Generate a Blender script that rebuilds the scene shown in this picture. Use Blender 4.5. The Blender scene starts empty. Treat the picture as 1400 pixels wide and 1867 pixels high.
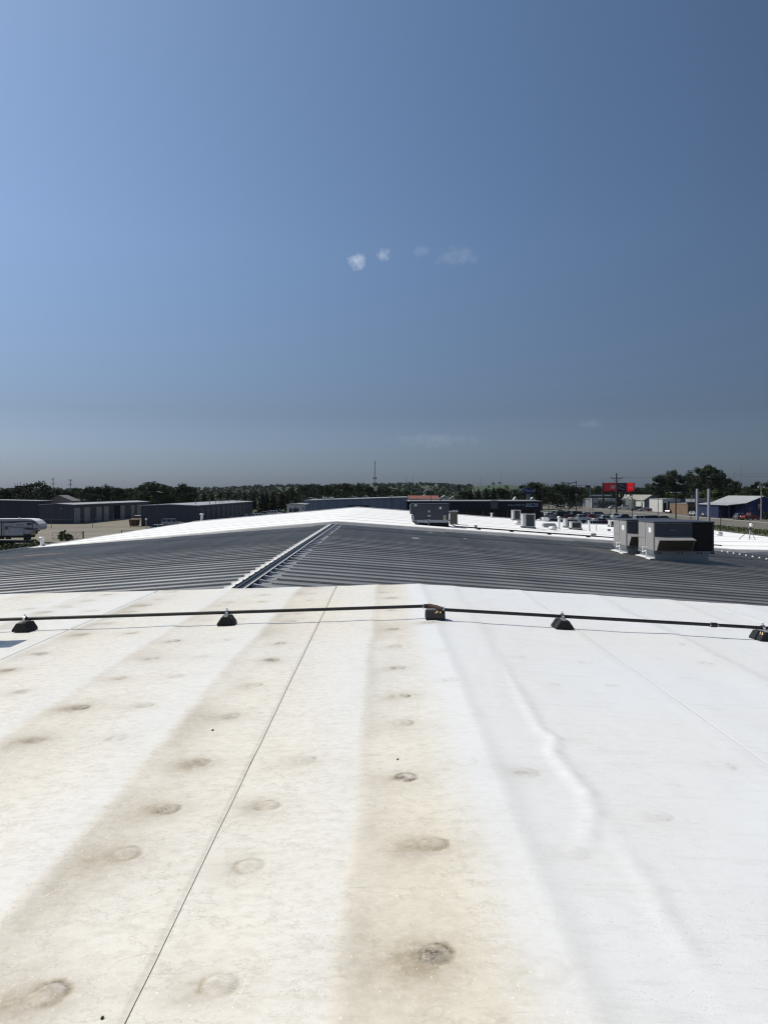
import bpy, bmesh, math, random
import numpy as np
from mathutils import Vector, Matrix
random.seed(7); rng = np.random.default_rng(7)
SC = bpy.context.scene; COL = SC.collection
R = math.radians

# ------------------------------------------------------------------ camera
H = 7.5                                  # eye height above the ground (on a roof)
F = 1400.0; VX, VY = 697.0, 897.0        # focal length and vanishing point of the photograph (its pixels)
cd = bpy.data.cameras.new('camera'); cam = bpy.data.objects.new('camera', cd); COL.objects.link(cam)
cam.location = (0, 0, H); cam.rotation_euler = (R(90), 0, 0)
cd.sensor_fit = 'VERTICAL'; cd.sensor_height = 36; cd.sensor_width = 27
cd.lens = 36 * F / 1867
cd.shift_x = (700 - VX) / 1867; cd.shift_y = -(933.5 - VY) / 1867
cd.clip_start = .05; cd.clip_end = 12000
SC.camera = cam
# ------------------------------------------------------------------ sun and sky
SUN = Vector((-.56, .165, .81)).normalized()         # towards the sun: high, to the left, a little ahead
sd = bpy.data.lights.new('sun', 'SUN'); so = bpy.data.objects.new('sun', sd); COL.objects.link(so)
sd.energy = 3.62; sd.angle = R(.53); sd.color = (1, .93, .82)
so.rotation_euler = SUN.to_track_quat('Z', 'Y').to_euler(); so.location = (-30, 10, 40)
W = bpy.data.worlds.new('World'); SC.world = W; W.use_nodes = True
wt = W.node_tree; wn = wt.nodes; wn.clear()
def wnode(t, **k):
    n = wn.new(t)
    for a, b in k.items(): setattr(n, a, b)
    return n
wout = wnode('ShaderNodeOutputWorld'); wbg = wnode('ShaderNodeBackground')
sky = wnode('ShaderNodeTexSky', sky_type='NISHITA', sun_disc=False, sun_elevation=math.asin(SUN.z),
            sun_rotation=math.atan2(SUN.x, SUN.y), altitude=400, air_density=1.0, dust_density=2.6, ozone_density=3.0)
wbg.inputs['Strength'].default_value = .116
def wmath(op, a, b=None, clamp=False):
    n = wnode('ShaderNodeMath', operation=op, use_clamp=clamp)
    for i, v in enumerate((a, b)):
        if v is None: continue
        if isinstance(v, (int, float)): n.inputs[i].default_value = v
        else: wt.links.new(v, n.inputs[i])
    return n.outputs[0]
wtc = wnode('ShaderNodeTexCoord'); wsep = wnode('ShaderNodeSeparateXYZ')
wt.links.new(wtc.outputs['Generated'], wsep.inputs[0])
# summer dust layer: the sky dulls and greys smoothly towards the horizon all the way round
ramp = wnode('ShaderNodeValToRGB'); wt.links.new(wsep.outputs['Z'], ramp.inputs[0])
cr = ramp.color_ramp; cr.interpolation = 'EASE'
cr.elements[0].position = 0.0; cr.elements[0].color = (.56, .69, .97, 1)
cr.elements[1].position = 1.0; cr.elements[1].color = (.69, .78, .80, 1)
for p_, c_ in ((.03, (.465, .56, .79)), (.10, (.415, .455, .55)), (.20, (.53, .575, .64)), (.30, (.62, .685, .74)), (.55, (.685, .78, .815))):
    e_ = cr.elements.new(p_); e_.color = c_ + (1,)
cr.interpolation = 'LINEAR'
mul = wnode('ShaderNodeMix', data_type='RGBA', blend_type='MULTIPLY'); mul.inputs[0].default_value = 1
wt.links.new(sky.outputs[0], mul.inputs[6]); wt.links.new(ramp.outputs[0], mul.inputs[7])
# forward scattering by the dust: brighter on the sun's side, duller opposite
sh = wnode('ShaderNodeVectorMath', operation='DOT_PRODUCT'); wt.links.new(wtc.outputs['Generated'], sh.inputs[0])
sh.inputs[1].default_value = (SUN.x / math.hypot(SUN.x, SUN.y), SUN.y / math.hypot(SUN.x, SUN.y), 0)
fs = wmath('MINIMUM', wmath('MAXIMUM', wmath('ADD', wmath('MULTIPLY', sh.outputs['Value'], .66), .91), .5), 1.6)
vm = wnode('ShaderNodeVectorMath', operation='SCALE'); wt.links.new(mul.outputs[2], vm.inputs[0]); wt.links.new(fs, vm.inputs['Scale'])
skycol = vm.outputs[0]
# a few torn scraps of fair-weather cloud, far off
def cloud(px, py, wx, wy, dens, seed):
    global skycol
    d = Vector(((px - VX) / F, 1, (VY - py) / F)).normalized()
    rt = Vector((d.y, -d.x, 0)).normalized(); up = rt.cross(d)
    def dot(v):
        n = wnode('ShaderNodeVectorMath', operation='DOT_PRODUCT'); wt.links.new(wtc.outputs['Generated'], n.inputs[0])
        n.inputs[1].default_value = v; return n.outputs['Value']
    a = wmath('DIVIDE', dot(rt), wx / F); b = wmath('DIVIDE', dot(up), wy / F)
    r2 = wmath('ADD', wmath('MULTIPLY', a, a), wmath('MULTIPLY', b, b))
    front = wmath('GREATER_THAN', dot(d), .5)
    nz = wnode('ShaderNodeTexNoise'); nz.inputs['Scale'].default_value = 70 + seed; nz.inputs['Detail'].default_value = 6
    nz.inputs['Roughness'].default_value = .68
    wt.links.new(wtc.outputs['Generated'], nz.inputs['Vector'])
    body = wmath('SUBTRACT', wmath('MULTIPLY', nz.outputs[0], 1.9), wmath('ADD', wmath('MULTIPLY', r2, .4), .5), True)
    m = wmath('MULTIPLY', wmath('MULTIPLY', body, front), dens, True)
    mx = wnode('ShaderNodeMix', data_type='RGBA'); wt.links.new(m, mx.inputs[0]); wt.links.new(skycol, mx.inputs[6])
    mx.inputs[7].default_value = (8.0, 8.3, 9.0, 1); skycol = mx.outputs[2]
cloud(651, 476, 16, 14, .62, 0); cloud(703, 467, 14, 13, .42, 9); cloud(766, 459, 14, 10, .11, 3)
cloud(834, 467, 40, 15, .11, 31); cloud(790, 803, 75, 13, .09, 5); cloud(1076, 773, 18, 8, .10, 13)
wt.links.new(skycol, wbg.inputs[0]); wt.links.new(wbg.outputs[0], wout.inputs[0])
SC.view_settings.view_transform = 'Standard'; SC.view_settings.look = 'None'
SC.view_settings.exposure = 0; SC.view_settings.gamma = 1; SC.view_settings.use_curve_mapping = False
SC.cycles.filter_width = 1.25
SC.render.resolution_x = 767; SC.render.resolution_y = 1024

# ------------------------------------------------------------------ helpers
def gp(px, py):                      # point of the level ground seen at a photograph pixel
    Y = H * F / (py - VY); return ((px - VX) / F * Y, Y)
def ax(px, Y): return (px - VX) / F * Y
def az(py, Y): return H - (py - VY) / F * Y
MATS = {}
def mat(name, col, rough=.6, metal=0., noise=0., nscale=3., bump=0., bscale=30., spec=.5, col2=None, coat=0.):
    if name in MATS: return MATS[name]
    m = bpy.data.materials.new(name); m.use_nodes = True; nt = m.node_tree; b = nt.nodes['Principled BSDF']
    b.inputs['Roughness'].default_value = rough; b.inputs['Metallic'].default_value = metal
    b.inputs['Specular IOR Level'].default_value = spec; b.inputs['Coat Weight'].default_value = coat
    b.inputs['Base Color'].default_value = (*col, 1)
    tc = nt.nodes.new('ShaderNodeTexCoord')
    if noise or col2:
        n = nt.nodes.new('ShaderNodeTexNoise'); n.inputs['Scale'].default_value = nscale; n.inputs['Detail'].default_value = 7
        n.inputs['Roughness'].default_value = .62
        nt.links.new(tc.outputs['Object'], n.inputs['Vector'])
        mx = nt.nodes.new('ShaderNodeMix'); mx.data_type = 'RGBA'
        c2 = col2 or tuple(max(0, c * (1 - noise)) for c in col)
        c1 = col if col2 else tuple(min(1, c * (1 + noise)) for c in col)
        mx.inputs[6].default_value = (*c1, 1); mx.inputs[7].default_value = (*c2, 1)
        mr = nt.nodes.new('ShaderNodeMapRange'); mr.inputs[1].default_value = .33; mr.inputs[2].default_value = .67
        nt.links.new(n.outputs[0], mr.inputs[0]); nt.links.new(mr.outputs[0], mx.inputs[0])
        nt.links.new(mx.outputs[2], b.inputs['Base Color'])
    if bump:
        n2 = nt.nodes.new('ShaderNodeTexNoise'); n2.inputs['Scale'].default_value = bscale; n2.inputs['Detail'].default_value = 5
        nt.links.new(tc.outputs['Object'], n2.inputs['Vector'])
        bp = nt.nodes.new('ShaderNodeBump'); bp.inputs['Strength'].default_value = bump; bp.inputs['Distance'].default_value = .02
        nt.links.new(n2.outputs[0], bp.inputs['Height']); nt.links.new(bp.outputs[0], b.inputs['Normal'])
    MATS[name] = m; return m
ORG = {}
def link(o): COL.objects.link(o); return o
def tag(o, label, cat, group=None, kind=None):
    if label: o['label'] = label
    if cat: o['category'] = cat
    if group: o['group'] = group
    if kind: o['kind'] = kind
    return o
def thing(name, label, cat, loc=(0, 0, 0), group=None, rz=0, scale=1):
    o = link(bpy.data.objects.new(name, None)); o.location = loc; o.rotation_euler = (0, 0, rz); o.scale = (scale,) * 3
    o.empty_display_size = .2
    ORG[o.name] = Vector(loc); return tag(o, label, cat, group)
class MB:
    def __init__(s): s.v = []; s.f = []
    def add(s, vs, fs):
        k = len(s.v); s.v += [tuple(v) for v in vs]; s.f += [tuple(i + k for i in f) for f in fs]; return s
    def box(s, x0, x1, y0, y1, z0, z1):
        return s.add([(x0,y0,z0),(x1,y0,z0),(x1,y1,z0),(x0,y1,z0),(x0,y0,z1),(x1,y0,z1),(x1,y1,z1),(x0,y1,z1)],
                     [(0,3,2,1),(4,5,6,7),(0,1,5,4),(1,2,6,5),(2,3,7,6),(3,0,4,7)])
    def cbox(s, c, sz): return s.box(c[0]-sz[0]/2, c[0]+sz[0]/2, c[1]-sz[1]/2, c[1]+sz[1]/2, c[2], c[2]+sz[2])
    def tube(s, p, q, r0, r1=None, n=8, caps=True):
        p = Vector(p); q = Vector(q); r1 = r0 if r1 is None else r1; d = (q - p).normalized()
        a = d.orthogonal().normalized(); b = d.cross(a); vs = []
        for c, r in ((p, r0), (q, r1)):
            for i in range(n):
                t = 2 * math.pi * i / n; vs.append(c + a * math.cos(t) * r + b * math.sin(t) * r)
        fs = [(i, (i + 1) % n, n + (i + 1) % n, n + i) for i in range(n)]
        if caps: fs += [tuple(range(n - 1, -1, -1)), tuple(range(n, 2 * n))]
        return s.add(vs, fs)
    def lathe(s, c, prof, n=12):           # prof: (radius, z) from bottom up
        vs = []; m = len(prof)
        for r, z in prof:
            for i in range(n):
                t = 2 * math.pi * i / n; vs.append((c[0] + r * math.cos(t), c[1] + r * math.sin(t), c[2] + z))
        fs = [(j*n+i, j*n+(i+1)%n, (j+1)*n+(i+1)%n, (j+1)*n+i) for j in range(m - 1) for i in range(n)]
        fs += [tuple(range(n - 1, -1, -1)), tuple(range((m-1)*n, m*n))]
        return s.add(vs, fs)
    def prism(s, poly, a, b, axis='y'):    # polygon in the two other axes, extruded along axis a..b
        n = len(poly)
        def P(u, w, t): return {'y': (u, t, w), 'x': (t, u, w), 'z': (u, w, t)}[axis]
        vs = [P(u, w, a) for u, w in poly] + [P(u, w, b) for u, w in poly]
        fs = [(i, (i+1) % n, n+(i+1) % n, n+i) for i in range(n)] + [tuple(range(n-1, -1, -1)), tuple(range(n, 2*n))]
        return s.add(vs, fs)
    def hexa(s, lo, hi):                   # two quads of 3-D points, joined
        return s.add(list(lo) + list(hi), [(0,3,2,1),(4,5,6,7),(0,1,5,4),(1,2,6,5),(2,3,7,6),(3,0,4,7)])
    def mesh(s, name, m=None, o=(0, 0, 0), smooth=False, bevel=0):
        me = bpy.data.meshes.new(name); me.from_pydata([(v[0]-o[0], v[1]-o[1], v[2]-o[2]) for v in s.v], [], s.f)
        bm = bmesh.new(); bm.from_mesh(me); bmesh.ops.recalc_face_normals(bm, faces=bm.faces)
        if bevel: bmesh.ops.bevel(bm, geom=[e for e in bm.edges if e.calc_face_angle(0) > .5], offset=bevel, segments=2, affect='EDGES', profile=.6)
        if smooth:
            for f in bm.faces: f.smooth = True
        bm.to_mesh(me); bm.free()
        if smooth: me.set_sharp_from_angle(angle=R(40))
        if m: me.materials.append(m)
        return me
def part(name, mb, m, parent, smooth=False, bevel=0, label=None):
    o = ORG.get(parent.name, Vector((0, 0, 0)))
    me = mb if isinstance(mb, bpy.types.Mesh) else mb.mesh(name, m, o, smooth, bevel)
    ob = link(bpy.data.objects.new(name, me)); ob.parent = parent; ORG[ob.name] = o
    if label: ob['label'] = label
    return ob
def solo(name, mb, m, label, cat, loc=(0, 0, 0), group=None, kind=None, smooth=False, bevel=0):
    me = mb if isinstance(mb, bpy.types.Mesh) else mb.mesh(name, m, loc, smooth, bevel)
    ob = link(bpy.data.objects.new(name, me)); ob.location = loc; ORG[ob.name] = Vector(loc)
    return tag(ob, label, cat, group, kind)
def copy_tree(o, parent=None):
    c = o.copy(); COL.objects.link(c); c.parent = parent
    for ch in [x for x in o.children]: copy_tree(ch, c)
    return c
def text_mesh(txt, size, m, depth=.02, shear=0., squeeze=1.):
    cu = bpy.data.curves.new('lettering', 'FONT'); cu.body = txt; cu.size = size; cu.extrude = depth; cu.shear = shear
    cu.align_x = 'CENTER'; cu.align_y = 'CENTER'; cu.resolution_u = 3
    ob = link(bpy.data.objects.new('lettering', cu)); dg = bpy.context.evaluated_depsgraph_get()
    me = bpy.data.meshes.new_from_object(ob.evaluated_get(dg)); bpy.data.objects.remove(ob); bpy.data.curves.remove(cu)
    for v in me.vertices: v.co = Vector((v.co.x * squeeze, -v.co.z, v.co.y))    # upright, facing -Y
    me.materials.clear(); me.materials.append(m); return me
class VN:                                 # smooth value noise for numpy arrays
    def __init__(s, seed, n=64): s.g = np.random.default_rng(seed).random((n, n)); s.n = n
    def one(s, x, y):
        xi = np.floor(x).astype(int); yi = np.floor(y).astype(int); fx = x - xi; fy = y - yi
        fx = fx*fx*(3-2*fx); fy = fy*fy*(3-2*fy); g = s.g; n = s.n
        a = g[xi % n, yi % n]; b = g[(xi+1) % n, yi % n]; c = g[xi % n, (yi+1) % n]; d = g[(xi+1) % n, (yi+1) % n]
        return (a*(1-fx)+b*fx)*(1-fy) + (c*(1-fx)+d*fx)*fy
    def __call__(s, x, y, oct=4):
        t = 0; a = .5; f = 1
        for k in range(oct): t = t + a * s.one(x*f + 17.3*k, y*f + 5.1*k); a *= .5; f *= 2
        return t / (1 - .5**oct)

# ================================================================== the roofs
RX = .62                                             # ridge of the near roof
def zA(x):
    x = np.asarray(x, float); d = x - RX
    s = np.where(d < 0, .031 * d, -.0576 * d)
    return H - 1.55 + s + .007 * np.where(d > 0, np.exp(-(d/.07)**2), np.exp(-(d/.30)**2))
def unA(px, py):                                     # a spot on the near roof seen at a photograph pixel
    u, v = (px - VX) / F, (py - VY) / F
    Y = 1.569 / (v + .031 * u) if u * 1.55 / v < RX else (1.55 - .0576 * RX) / (v - .0576 * u)
    return u * Y, Y
BX = -2.48; SB = .075
def zB(x): return H - 1.75 - SB * abs(x - BX)
def zC(x): return H - 1.55 - (.085 if x < BX else SB) * abs(x - BX) if x < 20 else H - 1.55 - SB * 22.6 - .025 * (x - 20)
def yBC(x): return 41.4 + .10 * x
def unC(px, py):
    u, v = (px - VX) / F, (py - VY) / F; Y = 1.745 / (v - SB * u); X = u * Y
    if X > 20: Y = (1.55 + SB * 22.6 - .5) / (v - .025 * u); X = u * Y
    return X, Y
def unB(px, py):
    u, v = (px - VX) / F, (py - VY) / F; Y = 1.945 / (v - SB * u); return u * Y, Y

# ---- near roof: white membrane laid in strips over insulation boards, walked on, dirty along the low side
def membrane_mat():
    m = bpy.data.materials.new('weathered white membrane'); m.use_nodes = True; nt = m.node_tree; N = nt.nodes; L = nt.links
    b = N['Principled BSDF']; b.inputs['Roughness'].default_value = .5; b.inputs['Specular IOR Level'].default_value = .35
    tc = N.new('ShaderNodeTexCoord')
    def noise(scale, det, rough=.6, sx=1, sy=1):
        mp = N.new('ShaderNodeMapping'); mp.inputs['Scale'].default_value = (sx, sy, 1); L.new(tc.outputs['Object'], mp.inputs[0])
        n = N.new('ShaderNodeTexNoise'); n.inputs['Scale'].default_value = scale; n.inputs['Detail'].default_value = det
        n.inputs['Roughness'].default_value = rough; L.new(mp.outputs[0], n.inputs['Vector']); return n.outputs[0]
    def rng_(v, a, b_, c=0., d=1.):
        r = N.new('ShaderNodeMapRange'); r.inputs[1].default_value = a; r.inputs[2].default_value = b_
        r.inputs[3].default_value = c; r.inputs[4].default_value = d; L.new(v, r.inputs[0]); return r.outputs[0]
    def mth(op, a, b_):
        n = N.new('ShaderNodeMath'); n.operation = op
        for i, v in enumerate((a, b_)):
            if isinstance(v, float): n.inputs[i].default_value = v
            else: L.new(v, n.inputs[i])
        return n.outputs[0]
    def mixc(f, a, c):
        n = N.new('ShaderNodeMix'); n.data_type = 'RGBA'; L.new(f, n.inputs[0])
        if isinstance(a, tuple): n.inputs[6].default_value = (*a, 1)
        else: L.new(a, n.inputs[6])
        n.inputs[7].default_value = (*c, 1); return n.outputs[2]
    at = N.new('ShaderNodeAttribute'); at.attribute_name = 'dirt'; dirt = at.outputs['Fac']
    a2 = N.new('ShaderNodeAttribute'); a2.attribute_name = 'stain'; stain = a2.outputs['Fac']
    a3 = N.new('ShaderNodeAttribute'); a3.attribute_name = 'film'; film = a3.outputs['Fac']
    grain = noise(24, 8, .75); streak = noise(5, 6, .62, .6, 4.0); fine = noise(190, 3, .6)
    c = mixc(film, (.758, .775, .785), (.80, .745, .625))
    dd = mth('MULTIPLY', dirt, rng_(grain, .3, .72, .55, 1.4)); c = mixc(dd, c, (.40, .335, .235))
    ss = mth('MULTIPLY', stain, rng_(noise(60, 6, .8), .38, .62, .1, 1.35)); c = mixc(ss, c, (.10, .08, .06))
    c = mixc(rng_(streak, .54, .74, 0, .30), c, (.56, .545, .50))
    mott = mth('MULTIPLY', rng_(noise(13, 9, .78, 1, 1.5), .46, .66), rng_(film, .05, .6, .06, .5)); c = mixc(mott, c, (.52, .48, .39))
    tide = noise(3.3, 5, .6, 1, 1.3); td = mth('MULTIPLY', rng_(mth('ABSOLUTE', mth('SUBTRACT', tide, .52), 0.), .012, .0, 0, .34), rng_(film, .2, .7)); c = mixc(td, c, (.42, .37, .28))
    scr = mth('MULTIPLY', rng_(noise(30, 4, .6, .16, 2.6), .66, .72, 0, .45), rng_(noise(2.2, 3), .42, .6)); c = mixc(scr, c, (.40, .39, .36))
    # grit: dark specks and pale scuffs
    sp = mth('MULTIPLY', rng_(fine, .62, .70, 0, .75), rng_(noise(3.1, 5), .38, .62)); c = mixc(sp, c, (.22, .20, .17))
    sc = mth('MULTIPLY', rng_(noise(85, 3, .7, 1, .55), .655, .71, 0, .9), rng_(film, 0., .25)); c = mixc(sc, c, (.88, .88, .86))
    L.new(c, b.inputs['Base Color'])
    bp = N.new('ShaderNodeBump'); bp.inputs['Strength'].default_value = .35; bp.inputs['Distance'].default_value = .004
    hh = mth('ADD', mth('MULTIPLY', noise(38, 5, .7, 1, 1.6), 1.), mth('MULTIPLY', noise(7, 5, .6, .7, 2.4), 2.2)); L.new(hh, bp.inputs['Height'])
    L.new(bp.outputs[0], b.inputs['Normal']); return m
MEMB = membrane_mat()
# fastener plates telegraphing through the membrane: (photo x, y, strength of the dirt round it, darkness of its core)
PL = [(783,1136,.9,0),(793,1740,1,1.0),(790,1540,.8,.22),(740,1418,.9,.65),(737,1318,.5,.25),(733,1268,.75,.5),(727,1217,.55,.3),(722,1178,.4,.2),(718,1147,.5,.35),
      (714,1112,.35,.2),(715,1090,.8,.8),(700,1081,.3,.3),(400,1797,.75,.12),(455,1580,.55,.08),(488,1470,.7,.18),(558,1388,.5,.22),(90,1812,1,.55),(232,1556,.7,.06),(306,1475,.8,.35),
      (363,1391,1,.45),(422,1306,.6,.3),(465,1250,.45,.1),(498,1203,1,.55),(512,1173,.6,.5),(532,1132,.35,.3),(545,1118,.3,.2),(148,1291,1.15,.8),(65,1350,.8,.4),(218,1237,.6,.3),(277,1201,.6,.4),
      (318,1169,.9,.6),(214,1347,.35,.2),(265,1287,.4,.2),(324,1234,.3,.15),(369,1198,.25,.1),(410,1168,.3,.15),(14,1222,1.2,.9),(75,1192,.85,.6),(42,1262,.45,.3),(150,1157,.8,.6),(243,1155,.5,.3),
      (86,1116,.8,.6),(58,1110,.3,.2),(196,1137,.5,.3),(268,1103,.5,.4),(238,1115,.4,.3),(123,1105,.3,.2),(408,1104,.3,.3),(170,1114,.3,.3),
      (962,1408,.3,.12),(912,1472,.06,.03),(1047,1555,.12,.05),(1005,1775,.1,.0),(853,1390,.12,.0),(946,1198,.08,.1),(1032,1178,.08,.1),(1068,1209,.08,.12),(1236,1175,.1,.2),(1288,1210,.1,.2),
      (1250,1236,.04,.05),(1008,1248,.05,.1),(1118,1250,.04,.08),(1319,1398,.12,.15),(1200,1486,.15,.1),(822,1240,.1,.1),(806,1186,.1,.08)]
PLW = [unA(a, b) + (c, d) for a, b, c, d in PL]
extra = random.Random(3)
for xr in (-1.08, -1.8, -2.28, -3.5, -4.6, -5.2, 1.5, 2.0, 3.0, 3.6, 4.4, 5.2):
    for k in range(16):
        y = 1.2 + k * .78 + extra.uniform(-.1, .1)
        if y < 9.6 and -4.3 < xr < 4.7: continue
        PLW.append((xr + extra.uniform(-.05, .05), y, extra.uniform(.1, .5) if xr < 0 else .05, extra.uniform(.05, .3) if xr < 0 else .05))
WR = [[(905,1190),(930,1235),(962,1290),(985,1330),(1012,1347),(1008,1372),(1040,1412),(1070,1445),(1083,1482),(1075,1520),(1056,1552)],
      [(1108,1500),(1150,1570),(1188,1620),(1205,1660),(1245,1725),(1300,1800)]]
WRW = [[unA(*p) for p in w] for w in WR]
n1, n2, n3, n4 = VN(1), VN(2), VN(3), VN(4)
HL = [(-.14, .0085), (-1.43, .008), (-2.55, .0075), (-3.80, .005), (-5.0, .007), (-6.2, .007), (-7.4, .006)]     # board joints, left slope
HR = [(1.10, .008), (2.22, .008), (3.48, .010), (4.7, .009), (5.9, .008), (7.1, .008)]
def roof_fields(X, Y):
    z = zA(X); dirt = np.zeros_like(X); stain = np.zeros_like(X)
    wob = (n1(X*.2 + 3, Y*.9, 3) - .5) * .12
    for i, (x0, a) in enumerate(HL):
        d = X - x0 - wob; g = np.where(d > 0, np.exp(-(d/.07)**2), np.exp(-(d/.42)**2)); z = z + a * g * (.6 + .8 * n2(Y*.35 + i*3, X*0 + i, 2))
        low = np.where(d > 0, (1 - np.exp(-(d/.06)**2)) * np.exp(-(d/.38)**2), 0)
        dirt += .72 * low * (.10 + .95 * np.clip(n3(X*1.6 + i, Y*.9 + i*7, 5) - .40, 0, 1) * 2.2)
    for i, (x0, a) in enumerate(HR):
        d = X - x0 - wob * (2.2 if i == 0 else 1); g = np.where(d > 0, np.exp(-(d/.085)**2), np.exp(-(d/.30)**2))
        fade = np.clip((Y - 5.6) / 1.6, 0, 1) if i == 0 else 1
        z = z + a * g * (.5 + 1.0 * n2(Y*.4 + i*5 + 20, X*0 + i, 2)) * fade
    for w in WRW:
        for k in range(len(w) - 1):
            (xa, ya), (xb, yb) = w[k], w[k+1]; ex, ey = xb - xa, yb - ya; ll = ex*ex + ey*ey
            t = np.clip(((X - xa)*ex + (Y - ya)*ey) / ll, 0, 1); q = ((X - xa - t*ex)**2 + (Y - ya - t*ey)**2)
            kk = (k + t) / (len(w) - 1); hgt = (.0088 if w is WRW[0] else .0055) * np.sin(math.pi * np.clip(kk, .04, .96))**.6
            nz = hgt * np.exp(-q / (.040 + .016 * n1(X*2.3, Y*2.3, 2))**2); z = np.maximum(z, zA(X) + nz + (z - zA(X)) * .6)
    z = z + (n4(X*.8, Y*.5, 3) - .5) * .010 + (n4(X*2.4 + 9, Y*1.5, 2) - .5) * .004
    z = z + np.where(X > RX, 1, .35) * (n2(X*4.5, Y*2.2 + 4, 3) - .5) * .0045
    for (px, py, c, k) in PLW:
        m = (abs(X - px) < 1.0) & (abs(Y - py) < 1.0)
        if not m.any(): continue
        dx = X[m] - px; dy = Y[m] - py; r = np.hypot(dx, dy)
        kb = np.clip(.22 + c, 0, 1); z[m] += kb * (.0045 * np.clip(1 - (r/.05)**4, 0, 1) + .003 * np.exp(-(r/.11)**2) - .0028 * np.exp(-((r - .066)/.014)**2))
        nn = n3(X[m]*5 + px*3, Y[m]*5 + py, 4)
        nf = n1(X[m]*19 + py, Y[m]*19 + px, 4)
        soft = np.exp(-(((dx + .04)/.115)**2 + ((dy + .02)/.10)**2)) * (.25 + 1.3*nn) + .36 * np.exp(-(((dx + .06)/.24)**2 + ((dy + .04)/.2)**2)) * (.1 + 1.7*nn)
        dirt[m] += .62 * c * soft + .75 * c * np.exp(-((r - .060 - .025*(nf - .5))/.0085)**2) * np.clip(nf * 2.8 - .6, 0, 1.8)
        stain[m] += 1.7 * k * (np.exp(-(((dx + .02)/.042)**2 + ((dy + .012)/.034)**2)) + .8 * np.exp(-((r - .052 - .012*(nf - .5))/.008)**2)) * np.clip(nf * 3.6 - 1.2, 0, 1.5)
    left = np.clip((RX - .12 - X) / .25, 0, 1)
    right = 1 - left
    film = left * (.62 + .8 * (n3(X*.7 + 40, Y*.45, 4) - .45)) + right * np.clip(.05 + .45 * (n3(X*.9 + 80, Y*.6, 4) - .45), 0, 1)
    for i, (x0, a) in enumerate(HL):                   # just downhill of a joint the film is thinner
        d = X - x0 - wob; film *= 1 - .42 * np.where(d < 0, np.exp(-(d/.32)**2), 0)
    near = np.exp(-((X - .28)/.34)**2) * np.clip((4.6 - Y) / 2.4, 0, 1); film += .32 * near * (.6 + n3(X*3, Y*2, 3)); dirt += .15 * near
    film += .25 * np.clip((4.0 - Y) / 2.5, 0, 1) * left
    return z, np.clip(dirt, 0, .95), np.clip(stain, 0, .95), np.clip(film, 0, 1)
def yA(x): return 13.0 - .05 * x
SEAM = [-13, -9.92, -6.86, -3.81, -.765, 2.31, 5.36, 8.41, 11.46, 14]
bA = thing('flat_roofed_building', 'building under the near white membrane roof with dirt rings and seams', 'building', (0, 2, 0))
wl = MB(); wl.prism([(-13, 0), (14, 0)] + [(x, float(zA(x)) - .32) for x in (13.99, RX, -12.99)], -8, 12.2); part('wall', wl, mat('pale wall', (.5, .5, .48), noise=.08), bA)
deck = MB()
deck.prism([(-13, 5.0), (14, 4.7)] + [(x, float(zA(x)) - .05) for x in (14, RX, -13)], -8, 12.28); part('roof_deck', deck, mat('pale wall', (.5, .5, .48)), bA)
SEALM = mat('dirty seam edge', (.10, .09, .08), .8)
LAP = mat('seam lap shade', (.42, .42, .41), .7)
tv = np.concatenate([np.arange(-8, 1.4, .3), np.arange(1.4, 2.1, .04), np.arange(2.1, 4.7, .0125), np.arange(4.7, 7, .024), np.arange(7, 13.7, .05)])
tv = tv / tv[-1]
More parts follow.
